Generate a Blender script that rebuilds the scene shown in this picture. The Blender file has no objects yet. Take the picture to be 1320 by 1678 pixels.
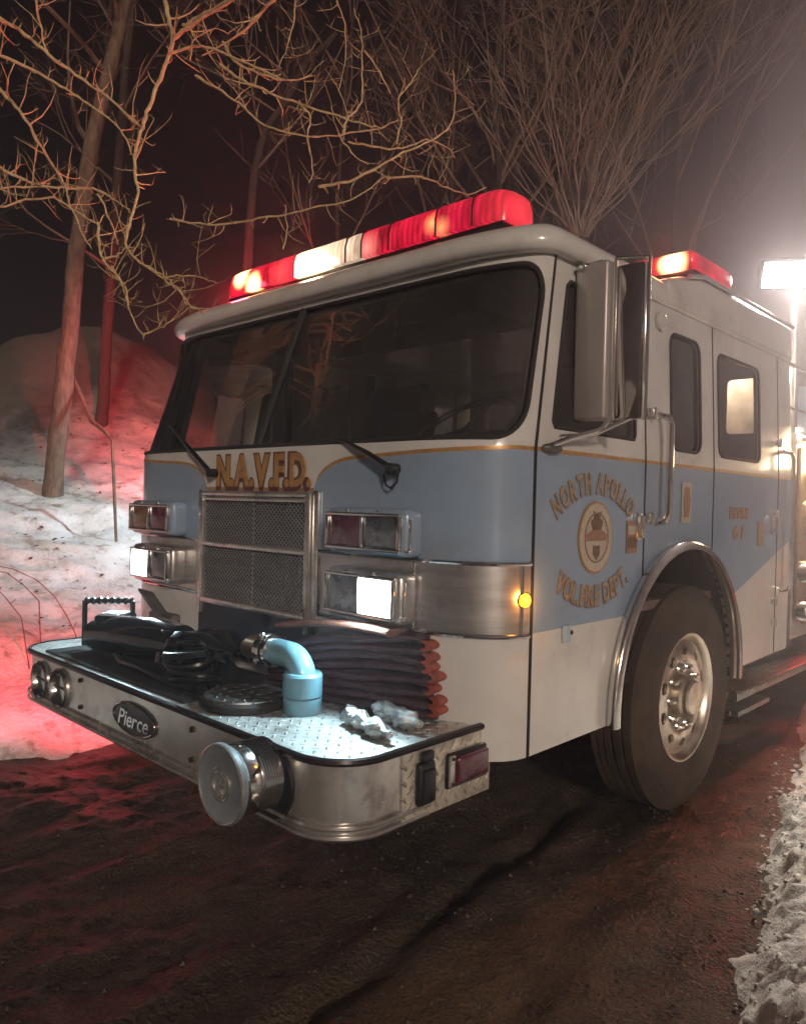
import bpy, bmesh, math, random
import numpy as np
from mathutils import Vector, Matrix
from mathutils.geometry import delaunay_2d_cdt

SC = bpy.context.scene
COL = SC.collection
RAD = math.radians
rnd = random.Random(7)

# ---------------------------------------------------------------- camera
CAM = Vector((2.66, -1.9, 1.41)); FPX = 1250.0
_y, _p, _r = RAD(-43.5), RAD(-0.8), RAD(-1.4)
_f = Vector((math.sin(_y)*math.cos(_p), math.cos(_y)*math.cos(_p), math.sin(_p)))
_r0 = Vector((math.cos(_y), -math.sin(_y), 0)); _d0 = _f.cross(_r0)
_rt = _r0*math.cos(_r) + _d0*math.sin(_r); _dn = -_r0*math.sin(_r) + _d0*math.cos(_r)
cd = bpy.data.cameras.new('camera'); cam = bpy.data.objects.new('camera', cd); COL.objects.link(cam)
cd.sensor_fit = 'HORIZONTAL'; cd.sensor_width = 36; cd.lens = 36*FPX/1320; cd.clip_start = .02; cd.clip_end = 400
cam.matrix_world = Matrix(((_rt.x, -_dn.x, -_f.x, CAM.x), (_rt.y, -_dn.y, -_f.y, CAM.y), (_rt.z, -_dn.z, -_f.z, CAM.z), (0, 0, 0, 1)))
SC.camera = cam

# ---------------------------------------------------------------- sky, moon-like warm key, exposure
SUN_TO = Vector((0.80, -0.55, 0.30)).normalized()
w = bpy.data.worlds.new('World'); SC.world = w; w.use_nodes = True
wn = w.node_tree.nodes; wl = w.node_tree.links
sky = wn.new('ShaderNodeTexSky'); sky.sky_type = 'NISHITA'; sky.sun_disc = False
sky.sun_elevation = math.asin(SUN_TO.z); sky.sun_rotation = math.atan2(SUN_TO.x, SUN_TO.y)
wl.new(sky.outputs[0], wn['Background'].inputs[0]); wn['Background'].inputs[1].default_value = 0.0004
sl = bpy.data.lights.new('low_key_light', 'SUN'); sl.energy = .98; sl.angle = RAD(6); sl.color = (1.0, .83, .68)
so = bpy.data.objects.new('low_key_light', sl); COL.objects.link(so)
so.rotation_euler = (-SUN_TO).to_track_quat('-Z', 'Y').to_euler()
SC.view_settings.view_transform = 'Standard'; SC.view_settings.look = 'None'
SC.view_settings.exposure = 1.0; SC.view_settings.gamma = 1.0
SC.render.engine = 'CYCLES'
SC.cycles.use_denoising = True; SC.cycles.use_adaptive_sampling = True; SC.cycles.adaptive_threshold = .035; SC.cycles.adaptive_min_samples = 16
SC.cycles.max_bounces = 6; SC.cycles.volume_bounces = 0; SC.cycles.transparent_max_bounces = 12
SC.cycles.diffuse_bounces = 2; SC.cycles.glossy_bounces = 3; SC.cycles.sample_clamp_indirect = 4.0
SC.cycles.caustics_reflective = False; SC.cycles.caustics_refractive = False

def at(u, v, d):
    """a point seen at photograph pixel (u, v) at depth d metres"""
    return CAM + (_rt*((u-660)/FPX) + _dn*((v-839)/FPX) + _f)*d

# ---------------------------------------------------------------- numpy noise
def _hash(ix, iy, seed):
    h = (ix.astype(np.int64)*374761393 + iy.astype(np.int64)*668265263 + seed*1442695041) & 0x7fffffff
    h = ((h ^ (h >> 13))*1274126177) & 0x7fffffff
    return ((h ^ (h >> 16)) & 0xffff)/65535.0
def vnoise(x, y, seed=0):
    ix = np.floor(x); iy = np.floor(y); fx = x-ix; fy = y-iy
    fx = fx*fx*fx*(fx*(fx*6-15)+10); fy = fy*fy*fy*(fy*(fy*6-15)+10)
    a = _hash(ix, iy, seed); b = _hash(ix+1, iy, seed); c = _hash(ix, iy+1, seed); d = _hash(ix+1, iy+1, seed)
    return (a*(1-fx)+b*fx)*(1-fy) + (c*(1-fx)+d*fx)*fy
def fbm(x, y, oct=4, seed=0, gain=.5):
    t = 0; a = 1; s = 0
    for o in range(oct):
        t = t + a*(vnoise(x*2**o+o*17.3, y*2**o-o*9.1, seed+o)-.5); s += a; a *= gain
    return t/s*2

# ---------------------------------------------------------------- materials
def nd(nt, t, **kw):
    n = nt.nodes.new(t)
    for k, v in kw.items():
        if k.startswith('i_'):
            n.inputs[int(k[2:])].default_value = v
        else: setattr(n, k, v)
    return n
def mth(nt, op, a, b=None, c=None):
    n = nt.nodes.new('ShaderNodeMath'); n.operation = op
    for i, v in enumerate((a, b, c)):
        if v is None: continue
        if isinstance(v, (int, float)): n.inputs[i].default_value = v
        else: nt.links.new(v, n.inputs[i])
    return n.outputs[0]
def noise_out(nt, scale, detail=4, rough=.6, coord='Object', vec=None, stretch=None):
    tc = nd(nt, 'ShaderNodeTexCoord')
    src = vec or tc.outputs[coord]
    if stretch:
        mp = nd(nt, 'ShaderNodeMapping'); mp.inputs['Scale'].default_value = stretch
        nt.links.new(src, mp.inputs[0]); src = mp.outputs[0]
    n = nd(nt, 'ShaderNodeTexNoise'); n.inputs['Scale'].default_value = scale
    n.inputs['Detail'].default_value = detail; n.inputs['Roughness'].default_value = rough
    nt.links.new(src, n.inputs['Vector']); return n.outputs['Fac']
def ramp(nt, fac, stops):
    r = nd(nt, 'ShaderNodeValToRGB'); cr = r.color_ramp
    while len(cr.elements) < len(stops): cr.elements.new(.5)
    for e, (p, c) in zip(cr.elements, stops):
        e.position = p; e.color = (*c, 1) if len(c) == 3 else c
    nt.links.new(fac, r.inputs[0]); return r.outputs[0]
def mat(name, col, rough=.5, metal=0.0, var=0.0, vscale=6, col2=None, bump=0.0, bscale=30, rvar=0.0, coat=0.0,
        spec=.5, emit=None, estr=0.0, stretch=None, dirt=None):
    m = bpy.data.materials.new(name); m.use_nodes = True; nt = m.node_tree
    b = nt.nodes['Principled BSDF']; L = nt.links
    b.inputs['Base Color'].default_value = (*col, 1); b.inputs['Roughness'].default_value = rough
    b.inputs['Metallic'].default_value = metal; b.inputs['Specular IOR Level'].default_value = spec
    b.inputs['Coat Weight'].default_value = coat; b.inputs['Coat Roughness'].default_value = .08
    cout = None
    if var or col2:
        n = noise_out(nt, vscale, 5, .65, stretch=stretch)
        c2 = col2 or tuple(c*(1-var) for c in col); c1 = col if col2 else tuple(min(1, c*(1+var*.6)) for c in col)
        cout = ramp(nt, n, [(.33, c2), (.67, c1)])
    if dirt:   # (colour, scale, low, high)
        n2 = noise_out(nt, dirt[1], 7, .7)
        mk = ramp(nt, n2, [(dirt[2], (0, 0, 0)), (dirt[3], (1, 1, 1))])
        mx = nd(nt, 'ShaderNodeMix', data_type='RGBA')
        L.new(mk, mx.inputs[0]); mx.inputs[7].default_value = (*dirt[0], 1)
        if cout: L.new(cout, mx.inputs[6])
        else: mx.inputs[6].default_value = (*col, 1)
        cout = mx.outputs[2]
    if cout: L.new(cout, b.inputs['Base Color'])
    if rvar:
        n = noise_out(nt, vscale*1.7, 6, .7)
        r = mth(nt, 'MULTIPLY_ADD', n, rvar*2, rough-rvar); L.new(r, b.inputs['Roughness'])
    if bump:
        n = noise_out(nt, bscale, 6, .6, stretch=stretch)
        bp = nd(nt, 'ShaderNodeBump'); bp.inputs['Strength'].default_value = bump; bp.inputs['Distance'].default_value = .02
        L.new(n, bp.inputs['Height']); L.new(bp.outputs[0], b.inputs['Normal'])
    if emit:
        b.inputs['Emission Color'].default_value = (*emit, 1); b.inputs['Emission Strength'].default_value = estr
    return m
def glass(name, tint, ior=1.5, rough=.015, dust=.05):
    m = bpy.data.materials.new(name); m.use_nodes = True; nt = m.node_tree; nt.nodes.clear(); L = nt.links
    o = nd(nt, 'ShaderNodeOutputMaterial'); t = nd(nt, 'ShaderNodeBsdfTransparent'); g = nd(nt, 'ShaderNodeBsdfGlossy')
    d = nd(nt, 'ShaderNodeBsdfDiffuse'); d.inputs[0].default_value = (.30, .28, .27, 1)
    t.inputs[0].default_value = (*tint, 1); g.inputs['Roughness'].default_value = rough
    fr = nd(nt, 'ShaderNodeFresnel'); fr.inputs[0].default_value = ior
    m1 = nd(nt, 'ShaderNodeMixShader'); m2 = nd(nt, 'ShaderNodeMixShader')
    n = noise_out(nt, 3.5, 6, .65)
    L.new(mth(nt, 'MULTIPLY', n, dust*2), m1.inputs[0])
    L.new(t.outputs[0], m1.inputs[1]); L.new(d.outputs[0], m1.inputs[2])
    L.new(fr.outputs[0], m2.inputs[0]); L.new(m1.outputs[0], m2.inputs[1]); L.new(g.outputs[0], m2.inputs[2])
    L.new(m2.outputs[0], o.inputs[0]); return m
def tread_plate(name, col, axes=(0, 1), pitch=.034, rough=.32, wet=0.0):
    """bright aluminium tread plate: alternating raised lozenges as relief"""
    m = mat(name, col, rough, 1.0, var=.25, vscale=9, rvar=.12, dirt=((.16, .14, .11), 5, .5, .75))
    nt = m.node_tree; L = nt.links; b = nt.nodes['Principled BSDF']
    tc = nd(nt, 'ShaderNodeTexCoord'); sp = nd(nt, 'ShaderNodeSeparateXYZ'); L.new(tc.outputs['Object'], sp.inputs[0])
    X, Y = sp.outputs[axes[0]], sp.outputs[axes[1]]
    k = 1/pitch*.7071
    u = mth(nt, 'MULTIPLY', mth(nt, 'ADD', X, Y), k); v = mth(nt, 'MULTIPLY', mth(nt, 'SUBTRACT', X, Y), k)
    fu = mth(nt, 'SUBTRACT', mth(nt, 'FRACT', u), .5); fv = mth(nt, 'SUBTRACT', mth(nt, 'FRACT', v), .5)
    par = mth(nt, 'FLOORED_MODULO', mth(nt, 'ADD', mth(nt, 'FLOOR', u), mth(nt, 'FLOOR', v)), 2)
    ipar = mth(nt, 'SUBTRACT', 1, par)
    a = mth(nt, 'ADD', mth(nt, 'MULTIPLY', fu, par), mth(nt, 'MULTIPLY', fv, ipar))
    c = mth(nt, 'ADD', mth(nt, 'MULTIPLY', fv, par), mth(nt, 'MULTIPLY', fu, ipar))
    e = mth(nt, 'ADD', mth(nt, 'POWER', mth(nt, 'MULTIPLY', a, 2.1), 2), mth(nt, 'POWER', mth(nt, 'MULTIPLY', c, 6.5), 2))
    h = mth(nt, 'MAXIMUM', mth(nt, 'SUBTRACT', 1, e), 0)
    bp = nd(nt, 'ShaderNodeBump'); bp.inputs['Strength'].default_value = 1.0; bp.inputs['Distance'].default_value = .009
    L.new(h, bp.inputs['Height']); L.new(bp.outputs[0], b.inputs['Normal'])
    return m
def glow(name, col, strength, base=(.02, .005, .005), rough=.15, hot=None):
    """a lit lens; hot = list of (centre, radius, colour, strength) where a bulb sits behind the lens"""
    m = bpy.data.materials.new(name); m.use_nodes = True; nt = m.node_tree; b = nt.nodes['Principled BSDF']; L = nt.links
    b.inputs['Base Color'].default_value = (*base, 1); b.inputs['Roughness'].default_value = rough
    b.inputs['Emission Color'].default_value = (*col, 1); b.inputs['Emission Strength'].default_value = strength
    if hot:
        tc = nd(nt, 'ShaderNodeTexCoord'); cur = None
        rib = nd(nt, 'ShaderNodeTexNoise'); rib.inputs['Scale'].default_value = 11; rib.inputs['Detail'].default_value = 3
        mp = nd(nt, 'ShaderNodeMapping'); mp.inputs['Scale'].default_value = (2.2, .5, .7)
        L.new(tc.outputs['Object'], mp.inputs[0]); L.new(mp.outputs[0], rib.inputs['Vector'])
        base_s = mth(nt, 'MULTIPLY', mth(nt, 'MULTIPLY_ADD', rib.outputs['Fac'], 2.4, -.45), strength)
        sx5 = nd(nt, 'ShaderNodeSeparateXYZ'); L.new(tc.outputs['Object'], sx5.inputs[0])
        base_s = mth(nt, 'MULTIPLY', base_s, mth(nt, 'MULTIPLY_ADD', mth(nt, 'SINE', mth(nt, 'MULTIPLY', sx5.outputs[0], 210)), .28, .95))
        v0 = nd(nt, 'ShaderNodeVectorMath', operation='SCALE'); v0.inputs[0].default_value = col; L.new(base_s, v0.inputs['Scale']); cur = v0.outputs[0]
        for (c, r, hc, hs) in hot:
            d = nd(nt, 'ShaderNodeVectorMath', operation='DISTANCE'); L.new(tc.outputs['Object'], d.inputs[0]); d.inputs[1].default_value = c
            f = mth(nt, 'POWER', mth(nt, 'MAXIMUM', mth(nt, 'SUBTRACT', 1, mth(nt, 'DIVIDE', d.outputs['Value'], r)), 0), 1.5)
            s = nd(nt, 'ShaderNodeVectorMath', operation='SCALE'); s.inputs[0].default_value = tuple(x*hs for x in hc); L.new(f, s.inputs['Scale'])
            ad = nd(nt, 'ShaderNodeVectorMath', operation='ADD'); L.new(cur, ad.inputs[0]); L.new(s.outputs[0], ad.inputs[1]); cur = ad.outputs[0]
        L.new(cur, b.inputs['Emission Color']); b.inputs['Emission Strength'].default_value = 1.0
    return m

M = {}
M['blue'] = mat('paint_blue', (.275, .365, .49), .22, coat=.6, var=.08, vscale=3, rvar=.06, dirt=((.24, .24, .25), 2.2, .54, .86))
M['cream'] = mat('paint_cream', (.68, .66, .63), .24, coat=.6, var=.08, vscale=3, rvar=.06, dirt=((.34, .29, .25), 2.4, .52, .86))
M['gold'] = mat('gold_leaf', (.50, .27, .09), .38, .25, var=.2, vscale=40)
M['maroon'] = mat('maroon_vinyl', (.14, .04, .03), .45)
M['maroon_faded'] = mat('maroon_faded', (.25, .18, .17), .45)
M['chrome'] = mat('chrome', (.78, .77, .75), .12, 1.0, var=.15, vscale=7, rvar=.06)
M['steel'] = mat('polished_steel', (.76, .73, .70), .24, .82, var=.2, vscale=5, rvar=.1, dirt=((.15, .11, .08), 6, .52, .8))
M['steel_brushed'] = mat('brushed_stainless', (.56, .54, .53), .30, .8, var=.2, vscale=4, rvar=.08, stretch=(1, 1, 9), dirt=((.16, .12, .10), 5, .55, .85))
M['tread'] = tread_plate('tread_plate_deck', (.66, .68, .68), (0, 1), rough=.42)
M['tread'].node_tree.nodes['Principled BSDF'].inputs['Metallic'].default_value = .6
M['tread_side'] = tread_plate('tread_plate_side', (.80, .74, .63), (1, 2), rough=.4)
M['tread_side'].node_tree.nodes['Principled BSDF'].inputs['Metallic'].default_value = .6
M['tread_dull'] = tread_plate('tread_plate_dull', (.30, .31, .31), (0, 1), rough=.45)
M['rubber'] = mat('black_rubber', (.02, .018, .017), .75, var=.3, vscale=12, bump=.15, bscale=60)
M['tyre'] = mat('dirty_tyre', (.040, .031, .025), .85, var=.35, vscale=5, bump=.2, bscale=50, dirt=((.11, .075, .05), 4, .45, .8))
M['black'] = mat('black_plastic', (.012, .012, .014), .32, rvar=.1, vscale=10)
M['black_gloss'] = mat('black_paint', (.010, .011, .014), .14, coat=.4)
M['dark'] = mat('dark_underbody', (.012, .011, .010), .8)
M['interior'] = mat('cab_interior', (.15, .10, .105), .7, var=.2, vscale=6)
M['seat'] = mat('seat_vinyl', (.03, .026, .028), .5)
M['glass'] = glass('windshield_glass', (.70, .60, .58), 1.85, dust=.11)
M['glass_dark'] = glass('tinted_side_glass', (.36, .30, .29), 1.5, dust=.10)
M['lens_clear'] = mat('unlit_lamp_glass', (.16, .17, .19), .12, .6, var=.4, vscale=30, coat=1)
M['lens_red'] = mat('unlit_red_lens', (.10, .012, .03), .18, coat=1, var=.4, vscale=25)
M['lens_amber'] = mat('unlit_amber_lens', (.22, .10, .05), .2, coat=1, var=.5, vscale=25)
M['pipe_blue'] = mat('pale_blue_paint', (.15, .32, .41), .34, coat=.4, var=.15, vscale=12, dirt=((.25, .28, .28), 14, .55, .75))
M['rim'] = mat('polished_alloy', (.70, .64, .56), .33, 1.0, var=.15, vscale=6, rvar=.1, dirt=((.30, .22, .15), 7, .45, .75))
M['white_lamp'] = glow('headlamp_lit', (.86, .96, 1.0), 9.0, (.5, .5, .5))
M['amber_lamp'] = glow('amber_marker_lit', (1.0, .33, .02), 2.2, (.3, .1, .01))
M['flood'] = glow('floodlight_lit', (1.0, .92, .80), 9.0, (.6, .6, .6))
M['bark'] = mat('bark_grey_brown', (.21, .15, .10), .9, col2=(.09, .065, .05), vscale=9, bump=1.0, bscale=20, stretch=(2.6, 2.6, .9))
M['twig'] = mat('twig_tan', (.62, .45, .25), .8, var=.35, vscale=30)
M['bark_far'] = mat('bark_shaded', (.045, .034, .030), .9, var=.4, vscale=9, bump=.6, bscale=24, stretch=(3, 3, .6))  # darker bark copy: the night dark round far trees put into colour
M['twig_far'] = mat('twig_shaded', (.16, .105, .08), .85, var=.3, vscale=10)  # darker twig copy, dimming the distant crowns by colour
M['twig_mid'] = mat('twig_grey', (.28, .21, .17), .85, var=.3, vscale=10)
M['snow_crumb'] = mat('snow_crumb', (.74, .72, .68), .6, var=.35, vscale=7)
M['foil'] = mat('crumpled_clear_plastic', (.62, .66, .67), .16, .75, var=.3, vscale=40, bump=.7, bscale=45)

# ---------------------------------------------------------------- mesh builder
class MB:
    def __init__(s): s.v = []; s.f = []; s.m = []
    def add(s, vs, fs, mi=0):
        o = len(s.v); s.v += [tuple(v) for v in vs]; s.f += [tuple(i+o for i in f) for f in fs]; s.m += [mi]*len(fs)
        return s
    def bm(s, b, mi=0, mtx=None):
        b.verts.index_update()
        s.add([(mtx @ v.co if mtx else v.co) for v in b.verts], [[v.index for v in f.verts] for f in b.faces], mi); b.free(); return s
    def box(s, c, sz, mi=0, rot=None):
        c = Vector(c); h = Vector(sz)/2
        vs = [Vector((x*h.x, y*h.y, z*h.z)) for x in (-1, 1) for y in (-1, 1) for z in (-1, 1)]
        if rot is not None: vs = [rot @ v for v in vs]
        return s.add([v+c for v in vs], [(0, 1, 3, 2), (4, 6, 7, 5), (0, 4, 5, 1), (2, 3, 7, 6), (0, 2, 6, 4), (1, 5, 7, 3)], mi)
    def rbox(s, c, sz, r=.01, seg=2, mi=0, rot=None):
        b = bmesh.new(); bmesh.ops.create_cube(b, size=1)
        bmesh.ops.scale(b, vec=Vector(sz), verts=b.verts)
        bmesh.ops.bevel(b, geom=b.edges[:], offset=r, segments=seg, profile=.5, affect='EDGES')
        return s.bm(b, mi, Matrix.Translation(Vector(c)) @ (rot.to_4x4() if rot is not None else Matrix()))
    def tube(s, path, rad, n=8, mi=0, caps=True, closed=False):
        P = [Vector(p) for p in path]; k = len(P)
        R = rad if isinstance(rad, (list, tuple)) else [rad]*k
        vs = []; fs = []; prev = None
        for i in range(k):
            a = P[i-1] if (i > 0 or closed) else P[i]; b = P[(i+1) % k] if (i < k-1 or closed) else P[i]
            t = (b-a); t = t.normalized() if t.length > 1e-9 else Vector((0, 0, 1))
            if prev is None:
                up = Vector((0, 0, 1)) if abs(t.z) < .9 else Vector((1, 0, 0)); x = t.cross(up).normalized()
            else:
                x = (prev - t*prev.dot(t)); x = x.normalized() if x.length > 1e-6 else t.orthogonal().normalized()
            prev = x; y = t.cross(x)
            for j in range(n):
                th = 2*math.pi*j/n; vs.append(P[i] + (x*math.cos(th) + y*math.sin(th))*R[i])
        for i in range(k if closed else k-1):
            for j in range(n):
                a = i*n+j; b = i*n+(j+1) % n; i2 = (i+1) % k
                fs.append((a, b, i2*n+(j+1) % n, i2*n+j))
        if caps and not closed:
            fs.append(tuple(range(n-1, -1, -1))); fs.append(tuple((k-1)*n+j for j in range(n)))
        return s.add(vs, fs, mi)
    def cyl(s, a, b, r, r2=None, n=20, mi=0): return s.tube([a, b], [r, r if r2 is None else r2], n, mi)
    def lathe(s, prof, o, ax, n=32, mi=0, closed=False):
        ax = Vector(ax).normalized(); x = ax.orthogonal().normalized(); y = ax.cross(x); o = Vector(o); k = len(prof); vs = []; fs = []
        for (r, h) in prof:
            for j in range(n):
                th = 2*math.pi*j/n; vs.append(o + ax*h + (x*math.cos(th)+y*math.sin(th))*r)
        for i in range(k if closed else k-1):
            i2 = (i+1) % k
            for j in range(n): fs.append((i*n+j, i*n+(j+1) % n, i2*n+(j+1) % n, i2*n+j))
        if not closed:
            if prof[0][0] > 1e-6: fs.append(tuple(range(n-1, -1, -1)))
            if prof[-1][0] > 1e-6: fs.append(tuple((k-1)*n+j for j in range(n)))
        return s.add(vs, fs, mi)
    def sphere(s, c, r, mi=0, sub=2, sc=(1, 1, 1), rot=None):
        b = bmesh.new(); bmesh.ops.create_icosphere(b, subdivisions=sub, radius=r); bmesh.ops.scale(b, vec=Vector(sc), verts=b.verts)
        return s.bm(b, mi, Matrix.Translation(Vector(c)) @ (rot.to_4x4() if rot is not None else Matrix()))
    def grid(s, fn, us, vs_, mi=0):
        nu, nv = len(us), len(vs_)
        return s.add([fn(u, v) for u in us for v in vs_], [(i*nv+j, (i+1)*nv+j, (i+1)*nv+j+1, i*nv+j+1) for i in range(nu-1) for j in range(nv-1)], mi)
    def build(s, name, mats, parent=None, smooth=True, ang=35, bevel=0, solid=0, bseg=2, weld=False):
        me = bpy.data.meshes.new(name); me.from_pydata(s.v, [], s.f)
        mats = mats if isinstance(mats, (list, tuple)) else [mats]
        for m in mats: me.materials.append(M[m] if isinstance(m, str) else m)
        me.polygons.foreach_set('material_index', s.m)
        b = bmesh.new(); b.from_mesh(me)
        if weld: bmesh.ops.remove_doubles(b, verts=b.verts, dist=1e-5)
        if not solid: bmesh.ops.recalc_face_normals(b, faces=b.faces)
        b.to_mesh(me); b.free()
        if smooth:
            me.polygons.foreach_set('use_smooth', [True]*len(me.polygons))
            me.set_sharp_from_angle(angle=RAD(ang))
        o = bpy.data.objects.new(name, me); COL.objects.link(o)
        if parent:
            o.parent = parent
            if parent.parent is None and parent.type == 'EMPTY': o.matrix_parent_inverse = Matrix.Translation(-parent.location)
        if solid:
            md = o.modifiers.new('thickness', 'SOLIDIFY'); md.thickness = solid; md.offset = -1
            es = o.modifiers.new('split', 'EDGE_SPLIT'); es.split_angle = RAD(35)
        if bevel:
            md = o.modifiers.new('bevel', 'BEVEL'); md.width = bevel; md.segments = bseg; md.limit_method = 'ANGLE'; md.angle_limit = RAD(40)
        return o
def tag(o, label, cat, group=None, kind=None):
    if label: o['label'] = label
    if cat: o['category'] = cat
    if group: o['group'] = group
    if kind: o['kind'] = kind
    return o
def empty(name, loc, label, cat, group=None):
    o = bpy.data.objects.new(name, None); COL.objects.link(o); o.location = loc; o.empty_display_size = .1
    return tag(o, label, cat, group)

def inpoly(p, poly):
    x, y = p; c = False; n = len(poly); j = n-1
    for i in range(n):
        a, b = poly[i], poly[j]
        if (a[1] > y) != (b[1] > y) and x < (b[0]-a[0])*(y-a[1])/(b[1]-a[1])+a[0]: c = not c
        j = i
    return c
def resamp(poly, step, closed=True):
    out = []; n = len(poly)
    for i in range(n if closed else n-1):
        a = Vector(poly[i]); b = Vector(poly[(i+1) % n]); k = max(1, int(math.ceil((b-a).length/step)))
        out += [tuple(a.lerp(b, t/k)) for t in range(k)]
    if not closed: out.append(tuple(poly[-1]))
    return out
def rrect(x0, x1, y0, y1, r, n=6):
    rr = r if isinstance(r, (list, tuple)) else [r]*4; out = []
    for (cx, cy, a0), q in zip(((x1, y1, 0), (x0, y1, 90), (x0, y0, 180), (x1, y0, 270)), rr):
        sx = -1 if cx == x1 else 1; sy = -1 if cy == y1 else 1
        for i in range(n+1):
            a = RAD(a0+90*i/n); out.append((cx+sx*q+q*math.cos(a), cy+sy*q+q*math.sin(a)))
    return out
def circ(cx, cy, r, n=24, ry=None): return [(cx+r*math.cos(2*math.pi*i/n), cy+(ry or r)*math.sin(2*math.pi*i/n)) for i in range(n)]
def panel(outer, fmap, holes=(), lines=(), keep=None, mfn=None, step=.08, out_dir=None, mb=None):
    """triangulate a 2-D outline with holes and colour lines, mapped onto a curved surface"""
    outer = resamp(outer, step); V = []; E = []
    def addloop(lp, closed=True):
        o = len(V); V.extend(Vector(p) for p in lp); n = len(lp)
        E.extend((o+i, o+(i+1) % n) for i in range(n if closed else n-1))
    addloop(outer); holes = [resamp(h, step) for h in holes]
    for h in holes: addloop(h)
    for l in lines: addloop(resamp(l, step, False), False)
    xs = [p[0] for p in outer]; ys = [p[1] for p in outer]
    x = min(xs)+step*.5
    while x < max(xs):
        y = min(ys)+step*.5
        while y < max(ys): V.append(Vector((x, y))); y += step
        x += step
    r = delaunay_2d_cdt(V, E, [], 0, 1e-5); vv = r[0]; mb = mb or MB(); fs = []; ms = []
    for f in r[2]:
        c = sum((vv[i] for i in f), Vector((0, 0)))/3
        if not inpoly(c, outer) or any(inpoly(c, h) for h in holes) or (keep and not keep(c.x, c.y)): continue
        fs.append(f); ms.append(mfn(c.x, c.y) if mfn else 0)
    used = sorted({i for f in fs for i in f}); ix = {u: k for k, u in enumerate(used)}
    P = [Vector(fmap(vv[i].x, vv[i].y)) for i in used]
    if out_dir is not None:
        tot = Vector()
        for f in fs:
            a, b, c = (P[ix[i]] for i in f); tot += (b-a).cross(c-a)
        if tot.dot(Vector(out_dir)) < 0: fs = [tuple(reversed(f)) for f in fs]
    o = len(mb.v); mb.v += [tuple(p) for p in P]; mb.f += [tuple(ix[i]+o for i in f) for f in fs]; mb.m += ms
    return mb

_gl = {}
def glyph(ch, bold=.02):
    if (ch, bold) not in _gl:
        c = bpy.data.curves.new('glyph', 'FONT'); c.body = ch; c.offset = bold; c.extrude = .02; c.resolution_u = 3
        o = bpy.data.objects.new('glyph', c); COL.objects.link(o); bpy.context.view_layer.update()
        me = bpy.data.meshes.new_from_object(o.evaluated_get(bpy.context.evaluated_depsgraph_get()))
        V = [v.co.copy() for v in me.vertices]; F = [tuple(p.vertices) for p in me.polygons]
        bpy.data.objects.remove(o); bpy.data.curves.remove(c); bpy.data.meshes.remove(me)
        wd = (max(v.x for v in V)-min(v.x for v in V)) if V else .25
        mn = min(v.x for v in V) if V else 0
        _gl[(ch, bold)] = ([Vector((v.x-mn, v.y, v.z)) for v in V], F, wd)
    return _gl[(ch, bold)]
def text(mb, s, fmap, width, h, mi=0, bold=.03, gap=.09, shear=0, depth=.004, dx=0, dy=0, arc=None):
    """letters laid in a 2-D frame (u right, v up) and mapped by fmap(u, v, outwards); arc = radius (+ rises in the middle)"""
    ws = [glyph(c, bold)[2] if c != ' ' else .28 for c in s]; tot = sum(ws)+gap*(len(s)-1); k = width/tot; hs = h/.72; x = -tot/2
    for c, wd in zip(s, ws):
        if c != ' ':
            V, F, _ = glyph(c, bold); cx = (x+wd/2)*k; pts = []
            for v in V:
                u = (v.x-wd/2)*k + shear*v.y*hs; t = v.y*hs
                if arc:
                    a = cx/arc; ca, sa = math.cos(a), math.sin(a)
                    U = math.sin(a)*arc + u*ca + t*sa; T = (math.cos(a)-1)*arc - u*sa + t*ca
                else: U, T = cx+u, t
                pts.append(fmap(U+dx, T+dy, depth*(v.z/.02*.5+.5)))
            mb.add(pts, F, mi)
        x += wd+gap
    return mb

# ================================================================ SETTING
def axis(lo, hi, c, fine, span, grow=1.16):
    """coordinates that are dense within span of c and spread out towards lo / hi"""
    out = [c]; x = c; st = fine
    while x < hi:
        if x > c+span: st *= grow
        x += st; out.append(min(x, hi))
    x = c; st = fine
    while x > lo:
        if x < c-span: st *= grow
        x -= st; out.append(max(x, lo))
    return np.array(sorted(set(round(v, 5) for v in out)))
def sheet(name, xs, ys, hfun, material, kind='structure', extra=None):
    X, Y = np.meshgrid(xs, ys, indexing='ij'); Z = hfun(X, Y); nx, ny = X.shape
    dX, dY = extra(X, Y) if extra else (0, 0)
    V = np.stack([X+dX, Y+dY, Z], -1).reshape(-1, 3)
    i, j = np.meshgrid(np.arange(nx-1), np.arange(ny-1), indexing='ij'); a = (i*ny+j).ravel()
    F = np.stack([a, a+ny, a+ny+1, a+1], -1)
    me = bpy.data.meshes.new(name); me.from_pydata(V.tolist(), [], F.tolist()); me.materials.append(material)
    me.polygons.foreach_set('use_smooth', [True]*len(me.polygons))
    o = bpy.data.objects.new(name, me); COL.objects.link(o); o['kind'] = kind; return o

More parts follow.
